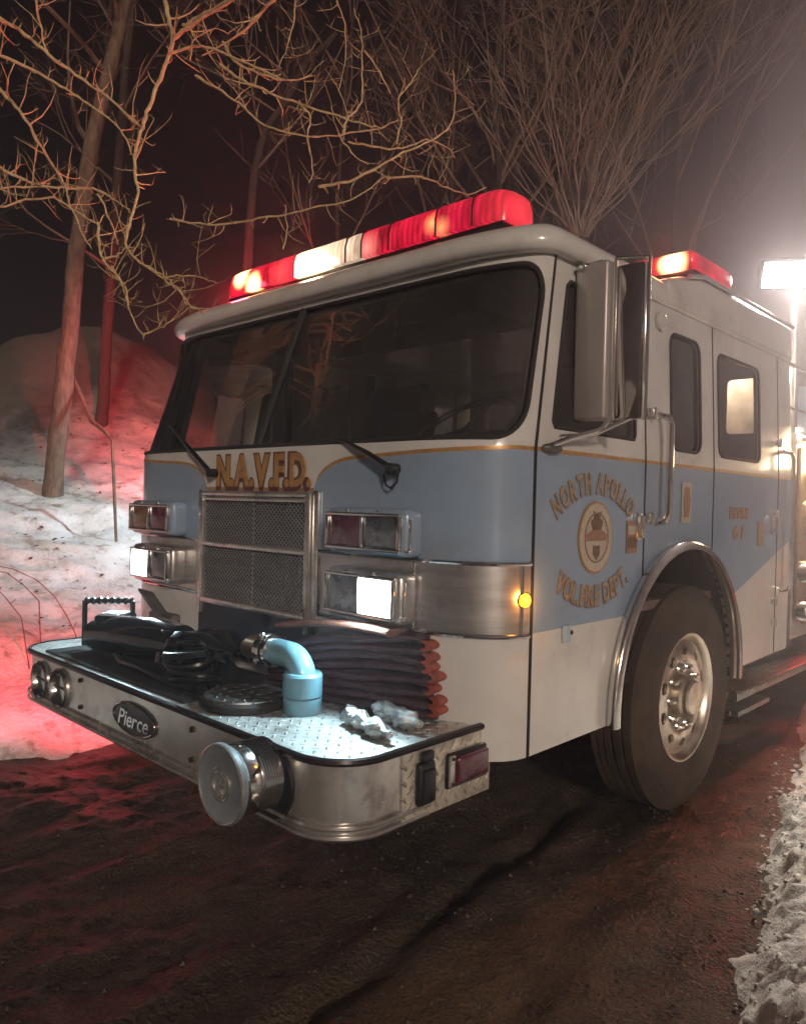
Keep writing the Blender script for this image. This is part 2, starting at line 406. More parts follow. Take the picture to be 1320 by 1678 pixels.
def h_ground(X, Y):
    near = np.exp(-((X-.6)**2+(Y-.3)**2)/60)
    # frozen tyre ruts running along the lane
    a = RAD(8.3); U = X*math.cos(a)+Y*math.sin(a); wv = .03*fbm(Y*1.1, X*0+3, 2, 5)
    rut = -.030*np.exp(-((U-.97+wv)/.050)**2) + .020*np.exp(-((U-1.07+wv)/.06)**2) + .010*np.exp(-((U-.87+wv)/.06)**2)
    for c_, d_ in ((.42, .010), (.10, .012), (-.35, .010), (-.8, .010), (1.45, .012)):
        w2 = .09*fbm(Y*.9, X*0+c_*7, 2, 9); rut = rut - d_*np.exp(-((U-c_+w2)/.07)**2) + d_*.7*np.exp(-((U-c_-.12+w2)/.06)**2)
    rut = rut*np.clip((2.2-Y)/1.2, 0, 1) + .016*fbm(X*7, Y*1.8, 4, 61)
    return -.015 + near*(.045*fbm(X*1.3, Y*1.3, 4, 1) + .022*fbm(X*6, Y*3.6, 4, 2) + .010*fbm(X*26, Y*20, 3, 21) + rut) \
        + .03*np.exp(-((X-1.05)**2+(Y-1.6)**2)/.35)
def m_dirt():
    m = mat('wet_frozen_dirt', (.050, .036, .026), .62, bump=.0)
    nt = m.node_tree; L = nt.links; b = nt.nodes['Principled BSDF']
    n1 = noise_out(nt, 1.1, 6, .6); n2 = noise_out(nt, 7, 8, .72, stretch=(1.6, .6, 1)); n3 = noise_out(nt, 46, 5, .65)
    c1 = ramp(nt, n1, [(.30, (.046, .035, .027)), (.52, (.092, .064, .045)), (.72, (.150, .096, .058))])
    c2 = ramp(nt, n2, [(.35, (.55, .55, .55)), (.75, (1.35, 1.3, 1.2))])
    mx = nd(nt, 'ShaderNodeMix', data_type='RGBA', blend_type='MULTIPLY'); mx.inputs[0].default_value = 1
    L.new(c1, mx.inputs[6]); L.new(c2, mx.inputs[7])
    # scattered frost and ground-in snow
    f = ramp(nt, mth(nt, 'MULTIPLY', n3, mth(nt, 'ADD', n2, .35)), [(.66, (0, 0, 0)), (.80, (1, 1, 1))])
    m2 = nd(nt, 'ShaderNodeMix', data_type='RGBA'); L.new(f, m2.inputs[0]); L.new(mx.outputs[2], m2.inputs[6]); m2.inputs[7].default_value = (.14, .12, .10, 1)
    L.new(m2.outputs[2], b.inputs['Base Color'])
    L.new(ramp(nt, n1, [(.35, (.24, .24, .24)), (.65, (.62, .62, .62))]), b.inputs['Roughness'])
    bp = nd(nt, 'ShaderNodeBump'); bp.inputs['Strength'].default_value = .8; bp.inputs['Distance'].default_value = .03
    vo = nd(nt, 'ShaderNodeTexVoronoi'); vo.inputs['Scale'].default_value = 70; tc = nd(nt, 'ShaderNodeTexCoord'); L.new(tc.outputs['Object'], vo.inputs['Vector'])
    n5 = noise_out(nt, 130, 4, .6)
    hh = mth(nt, 'ADD', mth(nt, 'ADD', n2, mth(nt, 'MULTIPLY', n3, .8)), mth(nt, 'ADD', mth(nt, 'MULTIPLY', vo.outputs['Distance'], -.35), mth(nt, 'MULTIPLY', n5, .35)))
    bp.inputs['Strength'].default_value = .8; bp.inputs['Distance'].default_value = .022
    L.new(hh, bp.inputs['Height']); L.new(bp.outputs[0], b.inputs['Normal'])
    sp5 = ramp(nt, n5, [(.36, (.45, .45, .45)), (.66, (1.5, 1.5, 1.5))]); mx5 = nd(nt, 'ShaderNodeMix', data_type='RGBA', blend_type='MULTIPLY'); mx5.inputs[0].default_value = .8
    L.new(m2.outputs[2], mx5.inputs[6]); L.new(sp5, mx5.inputs[7]); L.new(mx5.outputs[2], b.inputs['Base Color'])
    return m
sheet('ground', axis(-58, 58, 1.0, .03, 2.6), axis(-58, 58, .4, .03, 2.4), h_ground, m_dirt())

def m_snow(name, dirty, thin=False):  # thin darkens the upper mound's colour as painted dimness
    m = mat(name, (.82, .82, .83), .55, spec=.35)
    nt = m.node_tree; L = nt.links; b = nt.nodes['Principled BSDF']
    n1 = noise_out(nt, 1.6, 7, .68); n2 = noise_out(nt, 22, 6, .7); n4 = noise_out(nt, 6, 6, .7)
    d = ramp(nt, n1, [(.34, (.68, .64, .58)), (.58, (.86, .86, .86))])
    lit = ramp(nt, n4, [(.60-dirty*.12, (1, 1, 1)), (.74-dirty*.08, (.34, .26, .19))])
    mx = nd(nt, 'ShaderNodeMix', data_type='RGBA', blend_type='MULTIPLY'); mx.inputs[0].default_value = 1
    L.new(d, mx.inputs[6]); L.new(lit, mx.inputs[7]); cc = mx.outputs[2]
    if thin:   # upper mound's colour darkened to paint the hill's dimness into the snow
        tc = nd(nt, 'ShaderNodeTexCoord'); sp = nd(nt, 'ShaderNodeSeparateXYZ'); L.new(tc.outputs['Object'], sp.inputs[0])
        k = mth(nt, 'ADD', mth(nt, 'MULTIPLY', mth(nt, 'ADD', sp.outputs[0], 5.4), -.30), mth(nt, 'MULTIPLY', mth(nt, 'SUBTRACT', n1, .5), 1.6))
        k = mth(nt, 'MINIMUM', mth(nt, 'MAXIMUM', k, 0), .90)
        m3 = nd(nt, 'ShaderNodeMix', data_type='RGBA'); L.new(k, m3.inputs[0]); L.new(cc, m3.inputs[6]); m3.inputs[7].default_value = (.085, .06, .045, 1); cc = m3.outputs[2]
    L.new(cc, b.inputs['Base Color'])
    bp = nd(nt, 'ShaderNodeBump'); bp.inputs['Strength'].default_value = .7; bp.inputs['Distance'].default_value = .03
    L.new(mth(nt, 'ADD', n2, mth(nt, 'MULTIPLY', n4, 1.4)), bp.inputs['Height']); L.new(bp.outputs[0], b.inputs['Normal'])
    return m
def h_slope(X, Y):
    s = -X-1.62 + .22*fbm(X*.9, Y*.9, 3, 31) + .10*fbm(X*4, Y*4, 3, 33)
    s1 = np.minimum(s, 4.2)
    h = np.where(s < 0, .9*s, .10*(1-np.exp(-np.maximum(s, 0)/.12)) + .31*s1) + .05*np.maximum(s-4.2, 0)
    h = h + 2.75*np.exp(-((X+11.2)/3.6)**2-((Y-4.2)/3.0)**2)*(s > 0)
    h = h + (.05*fbm(X*2.2, Y*2.2, 4, 35) + .035*fbm(X*7, Y*7, 3, 36))*np.clip(s/.3, 0, 1)
    # wind-drifted terraces and footmarks across the bank
    h = h + .05*np.clip(s/.5, 0, 1)*np.sin((h+.15*fbm(X*1.5, Y*1.5, 2, 40))*16)*.5
    h = np.where(np.hypot(X, Y) > 30, np.minimum(h, 1.6), h)
    return h
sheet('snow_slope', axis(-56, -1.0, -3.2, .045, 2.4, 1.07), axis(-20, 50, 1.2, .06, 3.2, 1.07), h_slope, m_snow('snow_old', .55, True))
def h_bank(X, Y):
    e = 1.98-.262*(Y-.1)           # the foot of the ploughed ridge beside the lane
    e = e + .10*fbm(X*1.5, Y*2.0, 3, 51) + .06*fbm(X*7, Y*7, 3, 52)
    s = X-e
    b1 = np.abs(fbm(X*4.2, Y*4.2, 2, 53)); b2 = np.abs(fbm(X*11, Y*11, 2, 54)); b3 = np.abs(fbm(X*25, Y*25, 2, 56))
    b4 = np.abs(fbm(X*46, Y*46, 2, 57)); b1 = np.abs(fbm(X*4.2+.3*fbm(X*3, Y*3, 2, 58), Y*4.2, 3, 53)); lump = .09*b1 + .060*b2 + .034*b3 + .014*b4 - .03
    return np.where(s < 0, .8*s-.02, .26*(1-np.exp(-s/.30)) + lump*np.clip(s/.10, 0, 1) - .02)
sheet('snow_ridge', axis(1.1, 20, 2.0, .011, .65, 1.12), axis(-6, 24, 1.1, .012, 1.3, 1.06), h_bank, m_snow('snow_ploughed', .35))

# ================================================================ FIRE TRUCK
truck = empty('fire_truck', (0, 0, 0), 'pale blue and cream fire engine with red light bar, chrome bumper and grille', 'fire truck')
A_FLAT, RX, RY, S_COR = .85, .37, .245, .49
S_END = A_FLAT+S_COR
Z0, Z1 = 1.60, 2.22
def plan(s):
    a = abs(s); sg = 1 if s >= 0 else -1
    if a <= A_FLAT: return sg*a, .012*(a/A_FLAT)**2
    th = min((a-A_FLAT)/S_COR, 1)*math.pi/2
    return sg*(A_FLAT+RX*math.sin(th)), .012+(RY-.012)*(1-math.cos(th))
def fr(s, z, off=0.0):
    """point on the front skin: s along the rounded front, z height, off outwards"""
    x, y = plan(s); t = max(0, (z-Z0)/(Z1-Z0))
    y2 = y*(1-.44*t) + .235*t; x2 = x*(1-.022*t)
    if off:
        x1_, y1_ = plan(s+.01); x0_, y0_ = plan(s-.01); tx, ty = x1_-x0_, y1_-y0_; l = math.hypot(tx, ty)
        x2 += ty/l*off; y2 -= tx/l*off
    return (x2, y2, z)
def side_x(z): return 1.22*(1-.022*max(0, (z-Z0)/(Z1-Z0)))
def zb(s):
    a = abs(s)
    if a < .38: return 1.44
    if a < .62: return 1.44+.12*math.sqrt(max(0, 1-((.62-a)/.24)**2))
    return 1.56+.03*min(1, (a-.62)/.6)
ss = [-S_END+i*2*S_END/120 for i in range(121)]
lo_line = [(s, zb(s)) for s in ss]; hi_line = [(s, zb(s)+.014) for s in ss]
ws_loop = rrect(-1.265, 1.265, 1.628, 2.245, .13, 8)
def front_m(s, z):
    b = zb(s)
    if z > b+.014: return 1
    if z > b: return 2
    return 0 if z > .975 else 1
cab_front = panel([(-S_END, .56), (S_END, .56), (S_END, 2.30), (-S_END, 2.30)], fr, [ws_loop], [lo_line, hi_line, [(-S_END, .975), (S_END, .975)]],
                  mfn=front_m, step=.06, out_dir=(0, -1, 0)).build('cab_front', ['blue', 'cream', 'gold'], truck, solid=.03)
wg = panel(ws_loop, lambda s, z: fr(s, z, -.012), step=.06, out_dir=(0, -1, 0)).build('windshield', 'glass', truck)
MB().tube([fr(s, z, .002) for s, z in resamp(ws_loop, .05)], .009, 8, closed=True).build('window_gasket', 'rubber', wg)
MB().tube([fr(0, z, .004) for z in (1.63, 1.8, 2.0, 2.245)], .017, 8).build('divider_bar', 'rubber', wg)

# ---- side panels and doors
ARC_C, ARC_R = (1.44, .60), .645
def side_map(sg): return lambda y, z: (sg*side_x(z), y, z)
def stripe_low(y):   # lower edge of the blue
    return .975 if y < 2.06 else .975+.30*(y-2.06)
def side_m(y, z):
    if z > 1.605: return 1
    if z > 1.59: return 2
    return 0 if z > stripe_low(y) else 1
def keep_arch(y, z): return math.hypot(y-ARC_C[0], z-ARC_C[1]) > ARC_R
arch_line = [(ARC_C[0]+ARC_R*math.cos(RAD(a)), ARC_C[1]+ARC_R*math.sin(RAD(a))) for a in range(-20, 201, 5)]
def yf(z): return .263+.2*max(0, z-1.6)
def door_lines(y0, y1):
    return [[(y0, 1.59), (y1, 1.59)], [(y0, 1.605), (y1, 1.605)], [(y0, stripe_low(y0)), (max(y0, min(y1, 2.06)), stripe_low(max(y0, min(y1, 2.06)))), (y1, stripe_low(y1))], arch_line]
fd_out = [(yf(.56), .56), (1.052, .56), (1.052, 2.29), (yf(2.29), 2.29), (yf(1.6), 1.6)]
fd_win = [(.372, 1.68), (.955, 1.68), (.965, 1.70), (.965, 2.19), (.945, 2.21), (.485, 2.21), (.462, 2.19), (.360, 1.70)]
mp_out = [(1.064, .56), (1.766, .56), (1.766, 2.29), (1.064, 2.29)]
mp_win = rrect(1.30, 1.615, 1.665, 2.175, .06)
rd_out = [(1.778, .58), (2.698, .60), (2.698, 2.29), (1.778, 2.29)]
rd_win = rrect(1.83, 2.40, 1.665, 2.165, .05)
rear_out = [(2.708, .60), (2.93, .60), (2.93, 2.29), (2.708, 2.29)]
for sg in (1, -1):
    for nm, outl, win in (('front_door', fd_out, fd_win), ('cab_side_panel', mp_out, mp_win), ('rear_door', rd_out, rd_win), ('cab_rear_post', rear_out, None)):
        ys = [p[0] for p in outl]
        o = panel(outl, side_map(sg), [win] if win else [], door_lines(min(ys)-.01, max(ys)+.01), keep=keep_arch, mfn=side_m, step=.09,
                  out_dir=(sg, 0, 0)).build(nm, ['blue', 'cream', 'gold'], truck, solid=.028)
        if win:
            mpw = lambda y, z, sg=sg: (sg*(side_x(z)-.012), y, z)
            g = panel(win, mpw, step=.15, out_dir=(sg, 0, 0)).build('window', 'glass_dark' if sg > 0 else 'glass', o)
            MB().tube([(sg*(side_x(z)+.001), y, z) for y, z in resamp(win, .05)], .007, 8, closed=True).build('gasket', 'rubber', o)
        if nm.endswith('_door') and sg > 0:
            hy = .99 if nm == 'front_door' else 2.60
            MB().rbox((1.228, hy, 1.33), (.02, .035, .11), .006).rbox((1.246, hy, 1.33), (.02, .018, .09), .006).build('door_handle', 'steel', o)
# dark closing strips behind the shut lines
mb = MB()
for sg in (1, -1):
    mb.box((sg*1.18, 2.704, 1.44), (.02, .05, 1.66)); mb.box((sg*1.168, .255, 1.085), (.03, .05, 1.03)); mb.tube([(sg*1.165, .262, 1.60), (sg*1.145, yf(2.28)+.006, 2.28)], .022, 6)
    for y in (1.056, 1.772): mb.box((sg*1.155, y, 1.78), (.02, .05, .98))
    mb.tube([(sg*1.219, .254, .565), (sg*1.219, .254, 1.60), (sg*(side_x(2.28)-.001), .254+.2*.68, 2.28)], .0065, 6)
    for y, z in ((1.058, 1.13), (1.772, 1.16), (2.703, .61)): mb.tube([(sg*1.218, y, z), (sg*1.218, y, 1.6), (sg*(side_x(2.285)-.002), y, 2.285)], .0055, 6)
mb.build('shut_line_seals', 'dark', truck)['kind'] = 'stuff'

# ---- roof: front cap with rounded brow, raised rear roof
def roof_ring(z, off):
    pts = []
    for i in range(61):
        s = -S_END+i*2*S_END/60; x, y = plan(s); t = 1.10
        y2 = y*(1-.44*t)+.235*t; x2 = x*(1-.022*t)
        x1_, y1_ = plan(s+.01); x0_, y0_ = plan(s-.01); l = math.hypot(x1_-x0_, y1_-y0_)
        pts.append((x2+(y1_-y0_)/l*off, y2-(x1_-x0_)/l*off*(1.5 if off > 0 else 1.2), z))
    for y in (.9, 1.25, 1.5, 2.2, 2.93):
        k_ = off*(1 if y < 1 else .25) if off > 0 else off; pts.append((1.19+k_, y, z)); pts.insert(0, (-1.19-k_, y, z))
    return pts
prof = [(2.284, -.01), (2.280, .022), (2.292, .040), (2.315, .046), (2.345, .040), (2.372, .018), (2.392, -.02), (2.404, -.07), (2.412, -.16)]
mb = MB(); rings = [roof_ring(z, o) for z, o in prof]; n = len(rings[0])
mb.add([p for r in rings for p in r], [(i*n+j, i*n+j+1, (i+1)*n+j+1, (i+1)*n+j) for i in range(len(rings)-1) for j in range(n-1)])
o = len(mb.v)-n; mb.f.append(tuple(range(o, o+n))); mb.m.append(0)
mb.build('roof', 'cream', truck, ang=50)
mb = MB()
xs_ = 1.20; rr = [(1.42, 2.41, 1.02), (1.62, 2.465, 1.12), (1.80, 2.49, xs_-.03), (2.94, 2.49, xs_-.03)]
outl = [(1.26, 2.400), (1.45, 2.455), (1.62, 2.492), (2.94, 2.492), (2.94, 2.285), (1.26, 2.285)]
for sx in (-1, 1): mb.add([(sx*(1.207 if z < 2.42 else 1.195), y, z) for y, z in outl], [tuple(range(6))])
mb.f += [(0+i, (i+1) % 6, 6+(i+1) % 6, 6+i) for i in range(6)]; mb.m += [0]*6
mb.build('raised_roof', 'cream', truck, bevel=.025, bseg=3)
MB().tube([(1.207, 1.46, 2.452), (1.205, 1.63, 2.488), (1.205, 2.93, 2.488)], .011, 8).build('drip_rail', 'chrome', truck)

# ---- inside of the cab
cabin = MB().box((0, 1.55, .98), (2.30, 2.6, .04)).build('cab_floor', 'interior', truck)
rw = panel([(-1.15, 1.0), (1.15, 1.0), (1.15, 2.36), (-1.15, 2.36)], lambda x, z: (x, 2.86, z), [rrect(.86, 1.04, 1.87, 2.20, .03), rrect(-1.0, -.3, 1.74, 2.16, .05)], step=.3).build('cab_rear_wall', 'interior', truck)
MB().rbox((0, .30, 1.50), (2.1, .42, .22), .05).rbox((.55, .42, 1.60), (.62, .2, .12), .04).build('dashboard', 'interior', truck)
MB().rbox((0, .95, 1.42), (.8, .95, .42), .08).build('engine_cover', 'interior', truck)
MB().box((0, 1.6, 2.30), (2.2, 2.4, .02)).rbox((.6, .55, 2.20), (.55, .3, .12), .03).build('headliner', 'interior', truck)
st = MB(); c = Vector((.62, .62, 1.72)); ax = Vector((0, -.62, .78)).normalized(); x = Vector((1, 0, 0)); y = ax.cross(x)
st.tube([c+(x*math.cos(a)+y*math.sin(a))*.23 for a in [2*math.pi*i/28 for i in range(28)]], .014, 8, closed=True)
st.cyl(c-ax*.02, c+ax*.0-ax*.28, .03)
for k in range(3):
    a = RAD(90+120*k); st.cyl(c, c+(x*math.cos(a)+y*math.sin(a))*.23, .012, n=8)
st.build('steering_wheel', 'black', truck)
for sx in (.62, -.62):
    so_ = MB().rbox((sx, 1.22, 1.40), (.52, .5, .16), .05).build('seat', 'seat', truck)
    MB().rbox((sx, 1.48, 1.78), (.50, .16, .68), .06, rot=Matrix.Rotation(RAD(-8), 3, 'X')).build('backrest', 'seat', so_)
MB().rbox((-.42, .30, 2.155), (.42, .02, .075), .008, rot=Matrix.Rotation(RAD(-25), 3, 'X')).build('sun_visor', mat('grey_visor', (.62, .64, .68), .7, var=.3, vscale=25), truck)
MB().rbox((.15, .75, 1.74), (.34, .05, .20), .02, rot=Matrix.Rotation(RAD(-20), 3, 'X')).cyl((.15, .75, 1.6), (.15, .75, 1.74), .02).build('console_display', 'black', truck)
mb = MB(); mb.rbox((.60, 1.52, 2.02), (.42, .05, .05), .015, rot=Matrix.Rotation(RAD(14), 3, 'Y')).rbox((.60, 1.50, 1.95), (.42, .03, .03), .01, rot=Matrix.Rotation(RAD(14), 3, 'Y'))
mb.build('red_reflection_strips', mat('red_reflection_paint', (.55, .05, .03), .7), truck)  # red strips stand in for red reflections in the windshield
for p_, q_ in (((-.15, .50, 1.64), (.30, .20, .10)), ((.98, .40, 1.62), (.16, .2, .12))): MB().rbox(p_, q_, .03).build('dash_box', 'black', truck)

# ---- grille
gr = MB()
for x_ in (-.372, .372): gr.rbox((x_, -.012, 1.160), (.028, .034, .548), .006)
for z_ in (1.426, 1.202): gr.rbox((0, -.016, z_), (.74, .030, .022), .005)
gr.rbox((0, -.014, .948), (.74, .032, .026), .005); gr.rbox((0, -.018, 1.404), (.70, .02, .018), .004)
for x_ in (-.405, .405): gr.rbox((x_, -.004, 1.166), (.03, .02, .556), .006)
gro = gr.build('grille', 'steel', truck)
for (za, zc) in ((.963, 1.190), (1.214, 1.395)):
    gm = MB(); p = .0235; X0, X1 = -.352, .352
    for dirn in (1, -1):
        k = -40
        while k < 80:
            # a wire z = za + dirn*(x - c)*.86 clipped to the opening
            cx = X0 + k*p; k += 1; pts = []
            for z in (za, zc):
                pts.append((cx + dirn*(z-za)/.86, z))
            (xa, z_a), (xb, z_b) = pts
            lo_, hi_ = (0, 1)
            def clip(v0, v1, lo, hi):
                if abs(v1-v0) < 1e-9: return (0, 1) if lo <= v0 <= hi else None
                t0, t1 = sorted(((lo-v0)/(v1-v0), (hi-v0)/(v1-v0))); t0 = max(0, t0); t1 = min(1, t1)
                return (t0, t1) if t1 > t0 else None
            c_ = clip(xa, xb, X0, X1)
            if not c_: continue
            q = lambda t: (xa+(xb-xa)*t, -.006+.002*dirn, z_a+(z_b-z_a)*t)
            gm.tube([q(c_[0]), q(c_[1])], .0032, 4, caps=False)
    for k in range(1): gm.box((0, -.002, (za+zc)/2), (.006, .012, zc-za))
    g_ = gm.build('grille_mesh', 'steel_brushed', gro); g_['kind'] = 'stuff'
    MB().box((0, .0, (za+zc)/2), (.704, .006, zc-za)).build('radiator_core', mat('radiator_dark', (.030, .028, .034), .6, bump=.3, bscale=120), gro)
MB().rbox((0, -.004, .83), (.80, .03, .21), .01).build('lower_grille_panel', mat('dark_blue_panel', (.022, .026, .045), .45), truck)

# ---- stainless lamp band round both corners
for sg in (1, -1):
    bo = panel([(.425, .972), (S_END-.015, .972), (S_END-.015, 1.212), (.425, 1.212)], lambda s, z, sg=sg: fr(sg*s, z, .006), step=.05, out_dir=(0, -1, 0)).build('lamp_band', 'steel_brushed', truck)
    tb = MB()
    for z in (.972, 1.212): tb.tube([fr(sg*s, z, .008) for s in [.425+i*(S_END-.44)/24 for i in range(25)]], .008, 8)
    tb.tube([fr(sg*.90, .972, .01), fr(sg*.90, 1.212, .01)], .004, 6).tube([fr(sg*(S_END-.06), .972, .01), fr(sg*(S_END-.06), 1.212, .01)], .004, 6)
    tb.tube([fr(sg*.425, .972, .008), fr(sg*.425, 1.212, .008)], .008, 8).build('band_edge', 'chrome', bo)

# ---- head and signal lamp pairs
def lamp_unit(sg, z0, z1, x0, x1, kinds, metal):
    y0 = -.078; cz = (z0+z1)/2
    h = MB().rbox((sg*(x0+x1)/2, -.028, cz), (x1-x0+.05, .095, z1-z0+.045), .026, 3)
    ho = h.build('lamp_housing', metal, truck)
    bz = MB(); bar = .012
    for z in (z0, z1): bz.rbox((sg*(x0+x1)/2, y0-.006, z), (x1-x0+bar, .022, bar), .004)
    for x in (x0, (x0+x1)/2, x1): bz.rbox((sg*x, y0-.006, cz), (bar if x != (x0+x1)/2 else .008, .021, z1-z0-bar+.002), .004)
    for x in (x0+.1, x1-.1): bz.rbox((sg*x, y0-.004, z1+.008), (.014, .018, .014), .003)
    bz.rbox((sg*(x1+.026), y0+.02, cz), (.006, .012, z1-z0-.02), .002); bz.rbox((sg*(x1+.022), y0+.012, z0+.004), (.022, .014, .01), .003)
    bz.build('bezel', 'chrome', ho)
    xm = (x0+x1)/2
    for k, (xa, xb) in zip(kinds, ((x0, xm), (xm, x1))):
        lm = MB(); cx = sg*(xa+xb)/2
        fn = lambda u, v: (cx+u*(xb-xa-.014)/2, y0-.004-.008*(1-u*u)*(1-v*v), cz+v*(z1-z0-.014)/2)
        us = [-1+i/4 for i in range(9)]
        lm.grid(fn, us, us)
        l_ = lm.build('lens', k, ho, solid=0)
        if k == 'lens_amber2': pass
lamp_unit(1, 1.243, 1.362, .566, .922, ('lens_red', 'lens_clear'), 'blue')
lamp_unit(-1, 1.243, 1.362, .566, .922, ('lens_red', 'lens_amber'), 'blue')
lamp_unit(1, 1.015, 1.148, .566, .902, ('lens_clear', 'white_lamp'), 'steel_brushed')
lamp_unit(-1, 1.015, 1.148, .566, .902, ('lens_clear', 'white_lamp'), 'steel_brushed')
def lamp(name, kind, loc, energy, col, parent=truck, **kw):
    l = bpy.data.lights.new(name, kind); l.energy = energy; l.color = col
    o = bpy.data.objects.new(name, l); COL.objects.link(o); o.location = loc; o.parent = parent
    aim = kw.pop('aim', None)
    for k, v in kw.items(): setattr(l, k, v)
    if aim is not None: o.rotation_euler = Vector(aim).to_track_quat('-Z', 'Y').to_euler()
    return o
for sg in (1, -1):
    lamp('headlamp_beam', 'SPOT', (sg*.818, -.10, 1.08), 23, (.64, .92, 1.0), aim=(sg*.05, -1, -.30), spot_size=RAD(172), spot_blend=.55, shadow_soft_size=.05)
# amber side marker
mo = MB().lathe([(.034, -.004), (.034, .010), (.024, .020)], (1.206, .214, 1.092), (.96, -.28, 0), 20).build('side_marker', 'black', truck)
MB().sphere((1.222, .209, 1.092), .026, sc=(.8, 1, 1)).build('marker_lens', 'amber_lamp', mo)
lamp('marker_glow', 'POINT', (1.262, .198, 1.092), .5, (1, .35, .05), shadow_soft_size=.02)
# vertical reflector beside the door shut line
MB().rbox((1.199, .218, .70), (.014, .03, .13), .006, rot=Matrix.Rotation(RAD(28), 3, 'Z')).build('reflector', mat('red_reflector', (.38, .06, .05), .3), truck)

# ---- lettering on the front
def fmap_front(cx, z0): return lambda u, v, o: fr(cx+u, z0+v, .003+o)
tb = text(MB(), 'N.A.V.F.D.', fmap_front(.040, 1.463), .655, .130, bold=.10, gap=-.095, depth=.002, dx=-.008, dy=-.005); tb.build('lettering_shadow', 'maroon', truck, smooth=False)
tb = text(MB(), 'N.A.V.F.D.', fmap_front(.040, 1.463), .655, .130, bold=.03, gap=.045, depth=.006); tb.build('lettering', 'gold', truck, smooth=False)

# ---- wipers
def aty(u, v, y):
    d = _rt*((u-660)/FPX)+_dn*((v-839)/FPX)+_f; return CAM+d*((y-CAM.y)/d.y)
for (p, q, e) in (((640, 768), (600, 742), (562, 722)), ((345, 775), (310, 735), (278, 695))):
    a, b, c = aty(*p, -.035), aty(*q, -.03), aty(*e, .0)
    wo = MB().tube([a, b, c], [.014, .011, .007], 8).lathe([(.020, -.03), (.020, .012), (.012, .018)], a, (0, -1, 0), 14).build('wiper', 'black', truck)
    MB().tube([c+Vector((-.02, .0, .004)), c+Vector((.25, -.004, -.012)) if False else c+Vector((.02, 0, -.004))], .008, 6).build('wiper_blade', 'rubber', wo)
hb = [aty(628, 778, -.02), aty(632, 795, -.02), aty(640, 800, -.02), aty(650, 790, -.02), aty(653, 768, -.015)]
MB().tube(hb, .004, 6).build('washer_hose', 'black', truck)

# ---- bumper
BW, BY, BR, BZ0, BZ1 = 1.13, -.52, .17, .455, .690
def bplan(s):   # s runs from the rear left, round the front, to the rear right
    segs = [.15-(BY+BR), math.pi/2*BR, 2*(BW-BR), math.pi/2*BR, .15-(BY+BR)]
    if s < segs[0]: return -BW, .15-s
    s -= segs[0]
    if s < segs[1]: a = s/BR; return -(BW-BR)-BR*math.cos(a), (BY+BR)-BR*math.sin(a)
    s -= segs[1]
    if s < segs[2]: return -(BW-BR)+s, BY
    s -= segs[2]
    if s < segs[3]: a = s/BR; return (BW-BR)+BR*math.sin(a), (BY+BR)-BR*math.cos(a)
    s -= segs[3]; return BW, (BY+BR)+s
B_SIDE = .15-(BY+BR); B_COR = math.pi/2*BR; B_TOT = 2*B_SIDE+2*B_COR+2*(BW-BR); S_X0 = B_SIDE+B_COR+(BW-BR)   # s at x = 0
def bmap(off=0.0, zoff=0): 
    def f(s, z):
        x, y = bplan(s)
        if off:
            x1, y1 = bplan(min(B_TOT, s+.005)); x0, y0 = bplan(max(0, s-.005)); l = math.hypot(x1-x0, y1-y0) or 1
            x += (y1-y0)/l*off; y -= (x1-x0)/l*off
        return (x, y, z)
    return f
horns = [(-.865, .565), (-.660, .565)]
holes = [circ(S_X0+x, z, .083, 28) for x, z in horns] + [circ(S_X0+.80, .577, .098, 28)]
bump = panel([(0, BZ0), (B_TOT, BZ0), (B_TOT, BZ1-.022), (0, BZ1-.022)], bmap(), holes, step=.05, out_dir=(0, -1, 0)).build('bumper', 'steel', truck, solid=.006)
ring = [bplan(B_TOT*i/160) for i in range(161)]
MB().add([(x, y, BZ1-.006) for x, y in ring]+[(x, y, BZ1-.024) for x, y in ring], [tuple(range(161)), tuple(range(321, 160, -1))]+[(i, i+1, 162+i, 161+i) for i in range(160)]).build('deck', 'tread', bump, smooth=False)
MB().tube([(x*1.006, y-.006, BZ1-.014) for x, y in ring], .0125, 8).build('deck_moulding', mat('dark_moulding', (.05, .04, .04), .25, .6), bump)
lip = MB()
f1 = bmap(.010)
sl_ = [.02+(B_TOT-.02-B_SIDE*.0-.30)*i/140 for i in range(141)]
for z in (BZ0+.006, BZ0+.034): lip.tube([f1(s, z) for s in sl_], .007, 6)
lip.build('lower_lip', 'steel', bump)
for sg in (1, -1):
    so2 = MB().rbox((sg*(BW+.005), -.058, (BZ0+BZ1-.024)/2), (.010, .42, BZ1-.024-BZ0-.002), .003).build('side_plate', 'tread_side', bump)
    wl_ = MB().rbox((sg*(BW+.016), .020, .570), (.016, .205, .110), .007).rbox((sg*(BW+.021), -.062, .570), (.016, .03, .10), .005, 2, 1).build('warning_light', ['black', 'steel'], truck)
    for yy in (-.062,):
        for zz in (.53, .61): MB().lathe([(.006, 0), (.006, .004), (.003, .006)], (sg*(BW+.029), yy, zz), (sg, 0, 0), 10).build('screw', 'black', wl_)
    MB().rbox((sg*(BW+.028), .034, .570), (.022, .158, .086), .010, 3).build('lens', 'lens_red' if sg > 0 else glow('red_intersection_lit', (1, .03, .04), 8), wl_)
    if sg < 0: lamp('intersection_glow', 'SPOT', (-(BW+.06), .034, .57), 66, (1.0, .03, .06), aim=(-1, .18, -.08), spot_size=RAD(126), spot_blend=.8, shadow_soft_size=.05)
ro = MB().rbox((BW+.022, -.184, .565), (.028, .078, .135), .016, 3).rbox((BW+.026, -.184, .648), (.022, .05, .028), .006).rbox((BW+.038, -.184, .56), (.012, .052, .10), .005).build('power_inlet_cover', 'black', truck)
